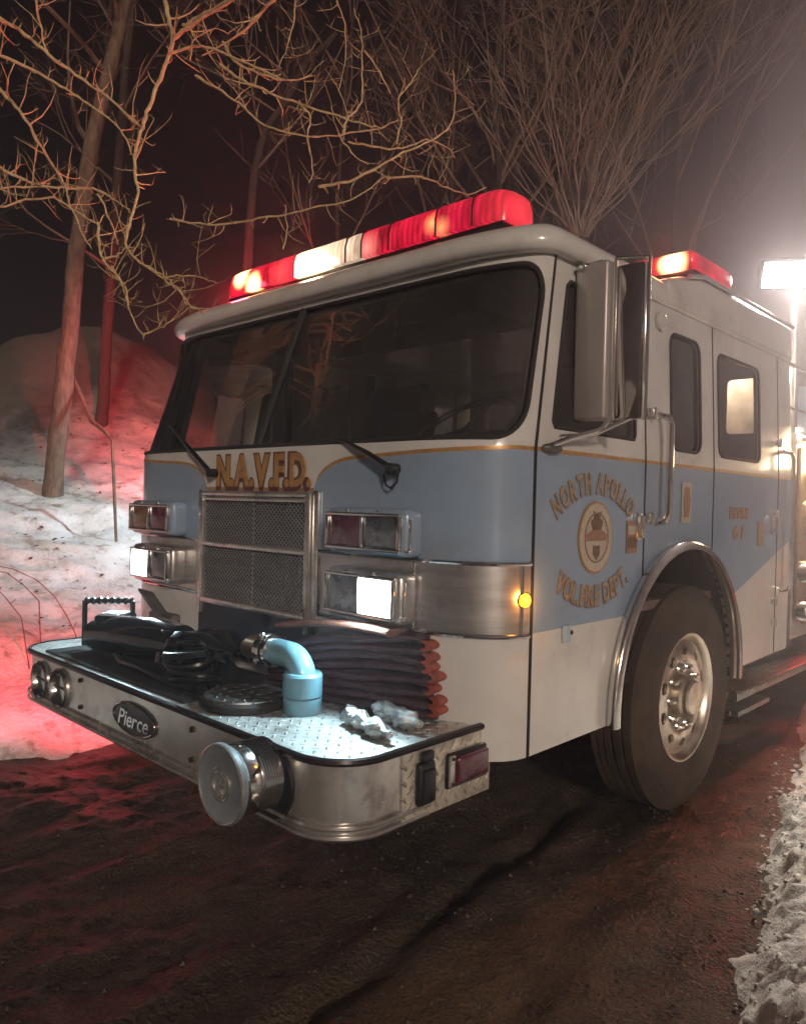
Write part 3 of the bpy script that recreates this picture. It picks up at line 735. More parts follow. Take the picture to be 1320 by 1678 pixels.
for x, z in ((-.467, .635), (-.463, .525), (.40, .625), (.40, .522), (-.45, .66)):
    if z < .65: MB().lathe([(.010, 0), (.010, .007), (.006, .010)], (x, BY, z), (0, -1, 0), 12).build('bolt', 'dark', bump)
for x in (-.8, .98): pass
for x, z in horns:
    ho = MB().lathe([(.085, -.004), (.088, .012), (.080, .020), (.070, .006), (.050, -.05), (.030, -.10), (.018, -.14), (.0, -.14)], (x, BY, z), (0, -1, 0), 32).build('air_horn', 'chrome', truck)
    MB().lathe([(.026, -.135), (.030, -.09), (.020, -.05), (.0, -.045)], (x, BY, z), (0, -1, 0), 16).cyl((x-.068, BY+.004, z), (x+.068, BY+.004, z), .006, n=8).build('horn_throat', 'black', ho)
# oval maker's plate
em = MB(); em.add([(0.0+.165*math.cos(a), BY-.006, .572+.062*math.sin(a)) for a in [2*math.pi*i/40 for i in range(40)]]+[(0.0+.165*math.cos(a), BY+.001, .572+.062*math.sin(a)) for a in [2*math.pi*i/40 for i in range(40)]],
    [tuple(range(40))]+[(i, (i+1) % 40, 40+(i+1) % 40, 40+i) for i in range(40)])
eo = em.build('maker_plate', mat('dark_enamel', (.035, .03, .033), .3), truck)
MB().tube([(.158*math.cos(a), BY-.007, .572+.056*math.sin(a)) for a in [2*math.pi*i/40 for i in range(40)]], .0045, 6, closed=True).build('plate_rim', 'chrome', eo)
text(MB(), 'Pierce', lambda u, v, o: (u, BY-.008-o, .541+v), .225, .062, bold=.012, gap=.05, shear=.30, depth=.003).build('plate_lettering', 'chrome', eo, smooth=False)
MB().rbox((-.40, -.44, .435), (.10, .07, .055), .02).build('tow_eye', 'black', truck)
MB().rbox((0, -.30, .46), (1.7, .34, .03), .01).build('bumper_tray', 'dark', truck)

# ---- electric siren with its round face
sx, sz = .812, .592
pr = [(.0, .002), (.098, .002), (.104, .003)]
for k in range(9): pr += [(.104, .004+.009*k), (.098, .0075+.009*k)]
pr += [(.104, .09), (.104, .128), (.093, .134), (.093, .142)]
sr = MB().lathe(pr, (sx, BY, sz), (0, -1, 0), 40).build('siren', 'chrome', truck, ang=50)
MB().lathe([(.0, -.006), (.112, -.006), (.116, .002), (.112, .012), (.0, .012)], (sx+.022, BY, sz-.018), (0, -1, 0), 40).build('siren_recess_shade', 'black', sr)  # black offset disc paints the dark recess shadow beside the siren
MB().lathe([(.0, .138), (.108, .138), (.115, .145), (.115, .158), (.110, .163), (.104, .159), (.0, .159)], (sx, BY, sz), (0, -1, 0), 48).build('siren_face', mat('cast_siren_face', (.36, .40, .44), .42, .55, var=.2, vscale=30), sr)
rg = MB()
for r in (.1105, .047, .036): rg.tube([(sx+r*math.cos(a), BY-.161, sz+r*math.sin(a)) for a in [2*math.pi*i/40 for i in range(40)]], .0042 if r > .1 else .0032, 6, closed=True)
for (p, q) in (((-.012, -.03), (-.008, .024)), ((-.008, .024), (.016, .010)), ((.018, .018), (.002, .0)), ((.002, .0), (.022, -.004)), ((-.004, .004), (.014, -.026))):
    rg.tube([(sx+p[0], BY-.162, sz+p[1]), (sx+q[0], BY-.162, sz+q[1])], .0042, 6)
rg.build('face_emblem', 'steel', sr)

# ---- front suction elbow on the deck
ey = -.247; ez = BZ1-.006
pp = [(.475, ey, .868), (.545, ey, .868)]+[(.565+.075*math.sin(RAD(a)), ey, .793+.075*math.cos(RAD(a))) for a in range(0, 91, 11)]+[(.640, ey, .74)]
eb = MB().tube(pp, .046, 24).lathe([(.064, 0), (.066, .004), (.066, .052), (.061, .056), (.068, .060), (.068, .128), (.062, .136), (.048, .136)], (.640, ey, ez), (0, 0, 1), 28).build('suction_elbow', 'pipe_blue', truck)
cp = MB()
for xx, r in ((.478, .056), (.452, .060), (.425, .053)): cp.lathe([(.04, -.010), (r, -.008), (r, .008), (.04, .010)], (xx, ey, .868), (1, 0, 0), 24)
for a in range(0, 360, 90): cp.rbox((.452, ey+.064*math.cos(RAD(a+30)), .868+.064*math.sin(RAD(a+30))), (.02, .02, .02), .004)
cp.build('coupling', 'chrome', eb)
MB().tube([(.42, ey, .868), (.33, ey+.02, .862), (.22, ey+.08, .83)], .040, 18).build('brass_nipple', mat('old_brass', (.36, .25, .12), .35, .9), eb)
MB().lathe([(.0, 0), (.150, 0), (.156, .010), (.156, .026), (.148, .034), (0, .034)], (.43, -.335, ez), (0, 0, 1), 40).build('swivel_base', ['rubber'], eb)
MB().lathe([(.0, .034), (.140, .0345), (.138, .040), (0, .040)], (.43, -.335, ez), (0, 0, 1), 40).build('swivel_cap', 'tread_dull', eb)

# ---- wheel arches and wheels
for sg in (1, -1):
    fl = MB(); N = 44; angs = [RAD(-4+188*i/N) for i in range(N+1)]
    pf = [(-.004, 1.214), (.012, 1.224), (.022, 1.240), (.020, 1.258), (.006, 1.268), (-.016, 1.268), (-.024, 1.250), (-.020, 1.214)]
    k = len(pf)
    fl.add([(sg*px, ARC_C[0]+(ARC_R+dr)*math.cos(a), ARC_C[1]+(ARC_R+dr)*math.sin(a)) for a in angs for dr, px in pf],
           [(i*k+j, i*k+(j+1) % k, (i+1)*k+(j+1) % k, (i+1)*k+j) for i in range(N) for j in range(k)]+[tuple(range(k)), tuple(N*k+j for j in range(k))])
    fo = fl.build('fender_trim', 'chrome', truck, ang=60)
    inn = MB(); inn.grid(lambda a, x: (sg*x, ARC_C[0]+ARC_R*math.cos(a), ARC_C[1]+ARC_R*math.sin(a)), angs, [.72, 1.0, 1.212])
    inn.add([(sg*.72, ARC_C[0]+(ARC_R+.0)*math.cos(a), ARC_C[1]+ARC_R*math.sin(a)) for a in angs], [tuple(range(N+1))]); inn.build('wheel_well', 'dark', fo)
WX, WY, WZ, WR = 1.055, 1.605, .528, .518
def wheel(sg, yy):
    wo = MB().lathe([(.10, .05), (.10, .140), (.088, .150), (.084, .166), (.074, .174), (.0, .176)], (sg*WX, yy, WZ), (sg, 0, 0), 28).build('wheel', 'rim', truck)
    tp = [(.285, -.12), (.30, -.135), (.37, -.150), (.44, -.150), (.482, -.140), (.508, -.125)]
    tread = []
    for k in range(5):
        c_ = -.098+.049*k; tread += [(WR, c_-.018), (WR, c_+.018), (WR-.014, c_+.020), (WR-.014, c_+.029)] if k < 4 else [(WR, c_-.018), (WR, c_+.018)]
    tp = tp+[(WR-.004, -.118)]+tread+[(WR-.004, .118), (.508, .125), (.482, .142), (.46, .150), (.452, .147), (.44, .152), (.40, .152), (.37, .150), (.335, .144), (.30, .135), (.285, .12)]
    tp = [(r_, h_ if h_ > 0 else h_*.66) for r_, h_ in tp]
    MB().lathe(tp, (sg*WX, yy, WZ), (sg, 0, 0), 72, closed=True).build('tyre', 'tyre', wo, ang=30)
    MB().lathe([(.286, -.12), (.292, .118), (.300, .130), (.298, .138), (.288, .136), (.276, .124), (.266, .112), (.262, .104)], (sg*WX, yy, WZ), (sg, 0, 0), 64).build('rim_lip', 'rim', wo)
    hs = []
    for k in range(10):
        a = RAD(18+36*k); c_ = Vector((.214*math.cos(a), .214*math.sin(a)))
        hs.append([tuple(c_+Vector((math.cos(a), math.sin(a)))*.020*math.cos(t)+Vector((-math.sin(a), math.cos(a)))*.029*math.sin(t)) for t in [2*math.pi*i/14 for i in range(14)]])
    def disc(u, v):
        r = math.hypot(u, v); h = .108+.014*max(0, min(1, (.262-r)/.06)) if r > .17 else .122-.03*max(0, min(1, (.17-r)/.03))
        return (sg*(WX+h), yy+u, WZ+v)
    panel(circ(0, 0, .264, 56), disc, hs+[circ(0, 0, .09, 28)], step=.028, out_dir=(sg, 0, 0)).build('wheel_disc', 'rim', wo, solid=.012)
    MB().lathe([(.0, .03), (.27, .03)], (sg*WX, yy, WZ), (sg, 0, 0), 32).build('hole_shade_disc', 'dark', wo)  # dark backing disc puts shade behind the wheel's hand holes
    nt_ = MB()
    for k in range(10):
        a = RAD(36*k); nt_.lathe([(.020, .085), (.020, .112), (.014, .120), (.014, .138), (.006, .144), (0, .144)], (sg*WX, yy+.140*math.cos(a), WZ+.140*math.sin(a)), (sg, 0, 0), 10)
    nt_.build('lug_nuts', 'chrome', wo)['kind'] = 'stuff'
    return wo
wheel(1, WY); wheel(-1, WY)
ub = MB().box((0, 1.5, .60), (1.4, 2.7, .10)).box((0, .12, .60), (2.1, .10, .14)).box((.42, 2.55, .62), (.09, 4.9, .22)).box((-.42, 2.55, .62), (.09, 4.9, .22)).cyl((-.95, WY, WZ), (.95, WY, WZ), .075).box((0, .65, .70), (2.36, .8, .04)).box((0, 2.55, .72), (2.36, .75, .04))
ub.build('chassis', 'dark', truck)

# ---- mirror and its arms on the driver's door
mo = MB().rbox((1.262, .545, 1.995), (.130, .070, .56), .014, 3).build('door_mirror', mat('mirror_shell', (.46, .42, .40), .36, .4, var=.1), truck)
MB().rbox((1.385, .570, 1.985), (.105, .035, .54), .006, 2).build('mirror_head', mat('mirror_back', (.62, .58, .55), .07, 1.0, var=.15, vscale=9), mo)
MB().rbox((1.385, .590, 1.985), (.09, .006, .51), .002).build('mirror_glass', 'glass', mo)
ar = MB().tube([(1.245, .315, 1.612), (1.26, .40, 1.640), (1.31, .51, 1.675), (1.33, .55, 1.72)], .010, 8).tube([(1.22, .40, 1.65), (1.30, .50, 1.66), (1.40, .57, 1.72)], .007, 8)
ar.tube([(1.21, .50, 2.255), (1.29, .54, 2.275)], .010, 8).tube([(1.448, .57, 1.71), (1.450, .57, 2.27), (1.33, .56, 2.285)], .008, 8).tube([(1.335, .55, 1.70), (1.335, .55, 2.28)], .007, 8)
ar.build('mirror_arm', 'chrome', mo)
MB().sphere((1.232, .335, 1.603), .045, sc=(.6, 1.25, .42)).build('mirror_bracket', mat('grey_bracket', (.12, .12, .12), .4, .5), mo)
for p_ in ((1.235, .51, 2.262), (1.30, .55, 2.262)): MB().sphere(p_, .014).build('mirror_screw', 'chrome', mo)
# ---- grab rails and hinges
def rail(y, z0, z1, name='grab_rail', r=.015):
    MB().tube([(1.215, y, z0), (1.262, y, z0+.012), (1.275, y, z0+.045), (1.275, y, z1-.045), (1.262, y, z1-.012), (1.215, y, z1)], r, 10).build(name, 'chrome', truck)
rail(1.165, 1.345, 1.80); rail(2.78, .95, 1.75, r=.013)
for y, z in ((1.09, 1.365), (1.09, 1.80), (2.66, 1.395), (2.66, 1.79), (2.66, .90), (2.66, .78)):
    MB().rbox((1.226, y, z), (.016, .06, .035), .005).cyl((1.235, y+.01, z-.024), (1.235, y+.01, z+.024), .009, n=10).build('hinge', 'steel', truck)
MB().lathe([(.042, 0), (.040, .012), (.026, .016), (.022, .010), (0, .010)], (1.198, 1.20, 2.20), (1, 0, 0), 24).build('vent_ring', 'cream', truck)

# ---- door lettering and seals
XS = 1.2225
def fside(yc, zc): return lambda u, v, o: (XS+o, yc+u, zc+v)
for s_, z_, arc, wd in (('NORTH APOLLO', 1.462, .42, .58), ('VOL.FIRE DEPT.', 1.040, -.48, .57)):
    text(MB(), s_, fside(.655, z_), wd, .075, bold=.05, gap=.10, arc=arc, depth=.001, dx=.006, dy=-.006).build('door_lettering_shadow', 'maroon_faded', truck, smooth=False)
    text(MB(), s_, fside(.655, z_), wd, .075, bold=.03, gap=.12, arc=arc, depth=.003).build('door_lettering', mat('gold_red_leaf', (.42, .31, .21), .4, .2, var=.4, vscale=60), truck, smooth=False)
def disc2d(pts, off, mt, name, parent):
    n = len(pts); return MB().add([(XS+off, y, z) for y, z in pts]+[(XS+off-.002, y, z) for y, z in pts], [tuple(range(n))]+[(i, (i+1) % n, n+(i+1) % n, n+i) for i in range(n)]).build(name, mt, parent, smooth=False)
sc_ = (.662, 1.292)
M['seal_cream'] = mat('seal_cream', (.52, .46, .37), .4, var=.2, vscale=60); M['seal_brown'] = mat('seal_brown', (.19, .12, .085), .5, var=.3, vscale=80); M['seal_rust'] = mat('seal_rust', (.33, .19, .13), .45)
seal = disc2d(circ(*sc_, .125, 40, .136), .002, 'gold', 'door_seal_emblem', truck)
disc2d(circ(*sc_, .117, 40, .128), .0035, 'seal_cream', 'seal_field', seal)
mb = MB()
for r in (.084,): mb.tube([(XS+.005, sc_[0]+r*math.cos(a), sc_[1]+r*1.09*math.sin(a)) for a in [2*math.pi*i/40 for i in range(40)]], .003, 6, closed=True)
mb.build('seal_ring', 'seal_rust', seal)
for (pts, mt) in (([(-.03, .03), (.03, .03), (.045, .06), (.02, .075), (.03, .1), (0, .085), (-.03, .1), (-.02, .075), (-.045, .06)], 'seal_brown'),
                  ([(-.07, -.012), (.07, -.012), (.078, .012), (.03, .03), (-.03, .03), (-.078, .012)], 'seal_rust'),
                  ([(-.024, -.03), (.024, -.03), (.026, -.06), (0, -.084), (-.026, -.06)], 'seal_brown')):
    disc2d([(sc_[0]+a, sc_[1]+b) for a, b in pts], .006, mt, 'seal_device', seal)
dk = disc2d(rrect(.905, .995, 1.225, 1.355, .006), .002, 'seal_rust', 'inspection_decal', truck)
disc2d(rrect(.913, .987, 1.300, 1.335, .004), .004, 'seal_cream', 'decal_panel', dk); disc2d(rrect(.913, .987, 1.245, 1.288, .004), .004, 'seal_brown', 'decal_panel', dk)
ks = disc2d(rrect(1.41, 1.51, 1.345, 1.525, .008), .002, 'seal_cream', 'keystone_decal', truck)
disc2d([(1.435, 1.37), (1.485, 1.37), (1.50, 1.46), (1.488, 1.465), (1.486, 1.505), (1.434, 1.505), (1.432, 1.465), (1.42, 1.46)], .004, 'seal_rust', 'keystone', ks)
text(MB(), 'ENGINE', fside(2.11, 1.365), .26, .055, bold=.05, gap=.1, depth=.002).build('unit_lettering', 'seal_rust', truck, smooth=False)
text(MB(), '61', fside(2.10, 1.265), .15, .062, bold=.05, gap=.2, depth=.002).build('unit_number', 'seal_rust', truck, smooth=False)
disc2d(rrect(2.385, 2.465, 1.215, 1.345, .006), .002, 'seal_rust', 'rear_decal', truck)
MB().rbox((1.226, .47, .952), (.006, .05, .06), .002).build('small_decal', mat('pale_sticker', (.45, .55, .66), .4), truck)
MB().cyl((1.21, .50, .955), (1.232, .50, .955), .008, n=8).build('door_stud', 'black', truck)

# ---- light bar over the windshield
LBY0, LBY1, LBZ0, LBZ1 = .455, .700, 2.498, 2.640
lb = MB().rbox((-.03, (LBY0+LBY1)/2, LBZ0-.006), (1.84, .20, .020), .006).rbox((.62, .58, 2.445), (.06, .16, .09), .01).rbox((-.62, .58, 2.445), (.06, .16, .09), .01).build('light_bar', 'black', truck)
def lens_seg(x0, x1, mt, name='lens_segment', ends=(0, 0)):
    prf = [(LBY0, LBZ0+.004), (LBY0, LBZ0+.075), (LBY0+.012, LBZ0+.115), (LBY0+.04, LBZ1-.006), (LBY0+.08, LBZ1), (LBY1-.08, LBZ1), (LBY1-.03, LBZ1-.010), (LBY1, LBZ0+.09), (LBY1, LBZ0+.004)]
    yc, zc = (LBY0+LBY1)/2, LBZ0; k = len(prf); secs = []
    n = max(2, int((x1-x0)/.03)); E_ = .12
    for i in range(n+1):
        x = x0+(x1-x0)*i/n; sc = 1.0
        secs.append((x, sc))
    if ends[0]: secs = [(x0, .35), (x0+.004, .58), (x0+.02, .80), (x0+.05, .94), (x0+.09, 1.0)]+[q for q in secs if q[0] > x0+.10]
    if ends[1]: secs = [q for q in secs if q[0] < x1-.10]+[(x1-.09, 1.0), (x1-.05, .94), (x1-.02, .80), (x1-.004, .58), (x1, .35)]
    m_ = MB(); V = []
    for x, sc in secs:
        for (y, z) in prf: V.append((x, yc+(y-yc)*(sc if sc < 1 else 1), zc+(z-zc)*(.55+.45*sc)))
    ns = len(secs)
    m_.add(V, [(i*k+j, i*k+(j+1) % k, (i+1)*k+(j+1) % k, (i+1)*k+j) for i in range(ns-1) for j in range(k)]+[tuple(range(k)), tuple((ns-1)*k+j for j in range(k))])
    return m_.build(name, mt, lb, ang=50)
yb_ = LBY0
lens_seg(-.97, -.362, glow('red_lens_left', (1, .012, .05), .50, (.10, .004, .01), hot=[((-.82, yb_, 2.60), .085, (1, .62, .22), 7), ((-.70, yb_, 2.53), .085, (1, .55, .2), 6), ((-.46, yb_, 2.55), .14, (1, .10, .08), .5)]), ends=(1, 0))
lens_seg(-.354, .122, glow('clear_lens', (1, .76, .55), .42, (.4, .36, .3), hot=[((-.30, yb_, 2.56), .13, (1, .80, .35), 4), ((-.14, yb_, 2.52), .09, (1, .8, .45), 1.6), ((-.22, yb_, 2.50), .10, (1, .72, .3), 3)]))
lens_seg(.130, .566, glow('red_lens_mid', (1, .015, .06), .36, (.12, .004, .01), hot=[((.55, yb_, 2.56), .06, (1, .35, .1), .9), ((.16, yb_, 2.54), .10, (1, .4, .3), .5)]))
lens_seg(.574, .915, glow('red_lens_right', (1, .015, .07), .32, (.12, .004, .01), hot=[((.6, yb_, 2.53), .06, (1, .35, .12), .7), ((.9, yb_+.1, 2.55), .2, (1, .1, .06), .25)]), ends=(0, 1))
M['lens_rib'] = mat('lens_rib', (.10, .02, .02), .3)
for x in (-.358, .02, .126, .30, .57, .76): MB().tube([(x, LBY0-.001, LBZ0+.004), (x, LBY0-.001, LBZ0+.075), (x, LBY0+.010, LBZ0+.115), (x, LBY0+.04, LBZ1-.004), (x, LBY0+.08, LBZ1+.001), (x, LBY1-.08, LBZ1+.001)], .005, 6).build('lens_divider', 'lens_rib', lb)

lamp('light_bar_glow_left', 'SPOT', (-1.02, .57, 2.57), 2400, (1.0, .045, .06), aim=(-1, .66, .04), spot_size=RAD(52), spot_blend=.9, shadow_soft_size=.05)
lamp('light_bar_glow_front', 'POINT', (-.80, .36, 2.56), 2.0, (1.0, .06, .10), shadow_soft_size=.05)
lamp('light_bar_glow_centre', 'POINT', (-.22, .36, 2.58), 2.5, (1.0, .55, .32), shadow_soft_size=.05)
lamp('light_bar_glow_back', 'POINT', (-.95, .84, 2.64), 34, (1.0, .035, .07), shadow_soft_size=.05)
# ---- second lamp on the raised roof
rl = MB().rbox((1.02, 1.80, 2.502), (.34, .50, .02), .006).build('roof_beacon', 'black', truck)
MB().rbox((1.02, 1.80, 2.560), (.33, .49, .105), .040, 4).build('beacon_lens', glow('beacon_red', (1, .02, .06), .40, (.12, .004, .01), hot=[((1.08, 1.555, 2.56), .085, (1, .60, .2), 9)]), rl)
lamp('beacon_glow', 'POINT', (1.08, 1.42, 2.60), 1.6, (1.0, .12, .10), shadow_soft_size=.04)
# ---- raised scene floodlights on telescoping poles
def flood(x, y, z, aim, nm, energy, col=(1.0, .84, .62), beam=True):
    fo = MB().cyl((x, y, 1.0), (x, y, z-.13), .022).cyl((x, y, 1.0), (x, y, z-.45), .03).build('floodlight', 'steel', truck)
    q = Vector(aim).to_track_quat('-Z', 'Y').to_matrix()
    MB().rbox((x, y, z), (.46, .20, .10), .02, rot=q).build('flood_housing', 'black', fo)
    MB().rbox(Vector((x, y, z))+q @ Vector((0, 0, -.052)), (.42, .165, .012), .004, rot=q).build('flood_lens', 'flood', fo)
    at_ = Vector((x, y, z))+q @ Vector((0, 0, -.065))
    if beam: lamp(nm, 'AREA', at_, energy, col, aim=aim, shape='RECTANGLE', size=.42, size_y=.165)
    else: lamp(nm, 'SPOT', at_, energy, col, aim=aim, spot_size=RAD(72), spot_blend=.8, shadow_soft_size=.1)
flood(1.02, 3.55, 2.99, (.62, -1.0, -.60), 'flood_beam', 33, (1.0, .92, .84))
lamp('flood_ground_beam', 'SPOT', (1.06, 3.48, 2.94), 240, (1.0, .88, .72), aim=(.20, -.60, -.78), spot_size=RAD(54), spot_blend=.7, shadow_soft_size=.1)
flood(-1.02, 3.55, 3.0, (-4.2, -2.3, -2.1), 'flood_beam_left', 560, (.70, .94, 1.0), False)

so3 = MB().rbox((1.19, 4.36, .92), (.04, .22, .11), .012).build('side_warning_light', 'black', truck)
MB().rbox((1.214, 4.36, .92), (.03, .19, .09), .012, 3).build('lens', glow('side_red_lit', (1, .03, .04), 5), so3)
lamp('side_warning_glow', 'SPOT', (1.25, 4.36, .92), 34, (1.0, .06, .05), aim=(.35, -1, -.28), spot_size=RAD(110), spot_blend=.7, shadow_soft_size=.05)
MB().rbox((.62, 3.22, 2.05), (.95, .02, .55), .004).build('added_bright_board', mat('pale_board', (.62, .60, .50), .6, col2=(.16, .15, .11), vscale=5), truck)  # pale board added to look bright through the cab's rear window
cw = MB().rbox((.75, 3.02, 2.36), (.4, .06, .04), .008).build('added_board_light', 'black', truck)  # lamp added to brighten the pale board
MB().rbox((.75, 3.03, 2.338), (.36, .05, .006), .002).build('lens', glow('added_board_lamp', (1, .88, .66), 5), cw)
lamp('added_board_glow', 'AREA', (.75, 3.04, 2.33), 9, (1, .88, .68), aim=(0, .5, -1), size=.3)
# ---- pump panel and body behind the cab
pb = MB().rbox((0, 3.75, 1.25), (2.30, 1.0, 1.30), .01).build('pump_module', 'steel_brushed', truck)
pp_ = MB().rbox((1.165, 3.70, 1.30), (.02, .86, 1.02), .004).build('pump_panel', mat('pump_panel_warm', (.55, .42, .26), .3, .7, var=.3, vscale=8), truck)
for k in range(4):
    for j in range(2):
        go = MB().lathe([(.055, 0), (.055, .022), (.046, .026), (.044, .018), (0, .018)], (1.175, 3.40+.17*k, 1.62-.2*j), (1, 0, 0), 20).build('gauge', 'chrome', pp_)
MB().rbox((1.22, 3.7, 1.86), (.10, .86, .03), .006).build('panel_hood', 'steel', pp_)
for k in range(3): MB().rbox((1.20, 3.42+.26*k, 1.838), (.05, .16, .014), .003).build('panel_light', glow('panel_lamp', (1, .78, .45), 6), pp_)
lamp('panel_glow', 'AREA', (1.24, 3.5, 1.825), 8, (1, .72, .40), aim=(-.35, -.35, -1), size=.5)
for z in (.78, 1.02):
    MB().lathe([(.085, 0), (.085, .05), (.06, .06), (.06, .10), (.07, .105), (.07, .13), (0, .13)], (1.17, 3.35, z), (1, 0, 0), 24).build('discharge_cap', 'chrome', truck)
mb = MB()
for y in (3.02, 3.30, 3.58): mb.cyl((1.12, y, 1.90), (1.12, y, 2.32), .014, n=10)
mb.tube([(1.12, 2.98, 2.32), (1.12, 3.9, 2.32)], .014, 10).tube([(1.12, 2.98, 2.05), (1.12, 3.9, 2.05)], .010, 10)
mb.build('crosslay_rails', 'chrome', truck)
MB().rbox((0, 6.2, 1.5), (2.36, 3.9, 1.7), .03).build('hose_body', 'blue', truck)
MB().rbox((1.05, 3.0, .42), (.30, 1.55, .05), .01).rbox((1.0, 3.0, .54), (.02, 1.5, .2), .005).rbox((1.05, 2.55, .31), (.26, .5, .03), .006).build('running_step', tread_plate('step_plate', (.30, .36, .35), (0, 1)), truck)

# ================================================================ LOOSE THINGS ON THE BUMPER DECK
DZ = BZ1-.006
# ---- folded flat hose
M['hose'] = mat('hose_jacket_shaded', (.055, .026, .040), .65, var=.35, vscale=14, bump=.35, bscale=140)  # dark length paints the hose's shadow and lamp haze into its colour
M['hose_end'] = mat('hose_fold_lit', (.38, .085, .055), .6, var=.3, vscale=20, bump=.3, bscale=140)  # lighter red ends paint the warm light on the folds
hose = empty('folded_hose', (.70, -.08, DZ), 'dark folded fire hose with red fold ends piled on the bumper deck', 'hose')
def strip(path, wid, thk, mb, n=14, mi=0):
    """flattened hose swept along path; wid is its standing height across the path"""
    V = []; F = []
    for i, (p, tilt) in enumerate(path):
        p = Vector(p); a = Vector(path[max(0, i-1)][0]); b = Vector(path[min(len(path)-1, i+1)][0]); t = (b-a).normalized()
        up = Vector((0, 0, 1)); sd = t.cross(up).normalized(); up = sd.cross(t).normalized()
        ca, sa = math.cos(tilt), math.sin(tilt); W_ = sd*ca+up*sa; T_ = -sd*sa+up*ca
        for j in range(n):
            th = 2*math.pi*j/n; c_, s_ = math.cos(th), math.sin(th)
            V.append(p + W_*(wid/2*math.copysign(abs(c_)**.6, c_)) + T_*(thk/2*math.copysign(abs(s_)**.8, s_)))
    k = len(path)
    for i in range(k-1):
        for j in range(n): F.append((i*n+j, i*n+(j+1) % n, (i+1)*n+(j+1) % n, (i+1)*n+j))
    F += [tuple(range(n-1, -1, -1)), tuple((k-1)*n+j for j in range(n))]
    mb.add(V, F, mi)
hr = random.Random(3)
LAY = 8; thk = .036
for i in range(LAY):
    z = DZ+thk*.5+i*thk*.98; pts = []
    x0 = .30+.022*i+hr.uniform(-.02, .02); x1 = 1.00+hr.uniform(-.012, .016)-.006*i
    for k in range(15):
        f = k/14; x = x0+(x1-x0)*f
        y = -.085+.14*f*f-.02*i*(1-f)*.3+.006*math.sin(6*f+i); sag = -.012*i*(1-f)**2+.010*math.sin(math.pi*f)*(.4+.1*i)
        pts.append(((x, y, z+sag+.004*math.sin(9*f+i*1.7)), .06*math.sin(i*1.3+f*3)))
    m_ = MB(); strip(pts, .15, thk*.94, m_); m_.build('hose_layer', 'hose', hose)
    if i < LAY-1:
        e = Vector(pts[-1][0]); m2 = MB(); fp = []
        R_ = thk*.5
        for k in range(9):
            a = -math.pi/2+math.pi*k/8
            fp.append(e+Vector((.004+R_*1.9*math.cos(a), .006*math.cos(a), R_+R_*math.sin(a))))
        V = []; wv = Vector((-.2, 1, 0)).normalized()*.078
        for q in fp:
            V += [q-wv, q+wv]
        n_ = len(fp); cen = e+Vector((-.02, 0, R_)); 
        for q in fp:
            q2 = cen+(q-cen)*.55; V += [q2-wv, q2+wv]
        F = [(2*k, 2*k+1, 2*k+3, 2*k+2) for k in range(n_-1)]+[(2*n_+2*k, 2*n_+2*k+2, 2*n_+2*k+3, 2*n_+2*k+1) for k in range(n_-1)]
        F += [(2*k, 2*k+2, 2*n_+2*k+2, 2*n_+2*k) for k in range(n_-1)]+[(2*k+1, 2*n_+2*k+1, 2*n_+2*k+3, 2*k+3) for k in range(n_-1)]
        m2.add(V, F); m2.build('hose_fold', 'hose_end', hose)
m_ = MB(); strip([((.40+.5*f, -.13+.07*f, DZ+LAY*thk-.002+.010*math.sin(math.pi*f)-.03*(1-f)**2), .06) for f in [k/12 for k in range(13)]], .13, .028, m_)
m_.build('hose_loose_end', mat('hose_orange_highlight', (.17, .065, .045), .55, var=.4, vscale=10, bump=.3, bscale=140), hose)  # orange colour paints the highlight along the top hose edge

# ---- two crushed clear water bottles
def bottle(name, p, q, r, seed, label):
    rr_ = random.Random(seed); p = Vector(p); q = Vector(q); t = (q-p); L_ = t.length; t.normalize(); x = t.cross(Vector((0, 0, 1))).normalized(); y = x.cross(t)
    prof_ = [(0, .3), (.02, .75), (.05, .98), (.12, 1), (.18, .88), (.24, 1), (.30, .9), (.36, 1.0), (.46, .72), (.52, .80), (.58, 1), (.66, .9), (.72, 1.0), (.80, .85), (.86, .5), (.90, .36), (.91, .42), (.98, .42), (1, .40)]
    m_ = MB(); V = []; n = 22
    for f, k in prof_:
        for j in range(n):
            a = 2*math.pi*j/n; rad = r*k*(1+(.16*math.sin(3*a+f*19+seed)+.10*math.sin(7*a-f*31)) * (1 if f < .85 else .1))
            V.append(p+t*L_*f+x*rad*math.cos(a)+y*(rad*math.sin(a)*.86))
    kN = len(prof_); m_.add(V, [(i*n+j, i*n+(j+1) % n, (i+1)*n+(j+1) % n, (i+1)*n+j) for i in range(kN-1) for j in range(n)]+[tuple(range(n-1, -1, -1)), tuple((kN-1)*n+j for j in range(n))])
    o = m_.build(name, 'foil', None, ang=25); tag(o, label, 'bottle', 'crushed bottles on the bumper deck'); return o
bottle('plastic_bottle', (.835, -.215, DZ+.030), (1.085, -.275, DZ+.028), .033, 2, 'crushed clear plastic bottle lying nearer the front edge of the bumper deck')
bottle('plastic_bottle', (.865, -.105, DZ+.034), (1.085, -.140, DZ+.034), .036, 5, 'crushed clear plastic bottle lying against the folded hose on the deck')

mt_ = MB().rbox((-.30, -.265, DZ+.005), (1.20, .46, .008), .003)
tag(mt_.build('rubber_mat', 'rubber', None), 'black rubber mat under the rescue tool on the bumper deck', 'mat')
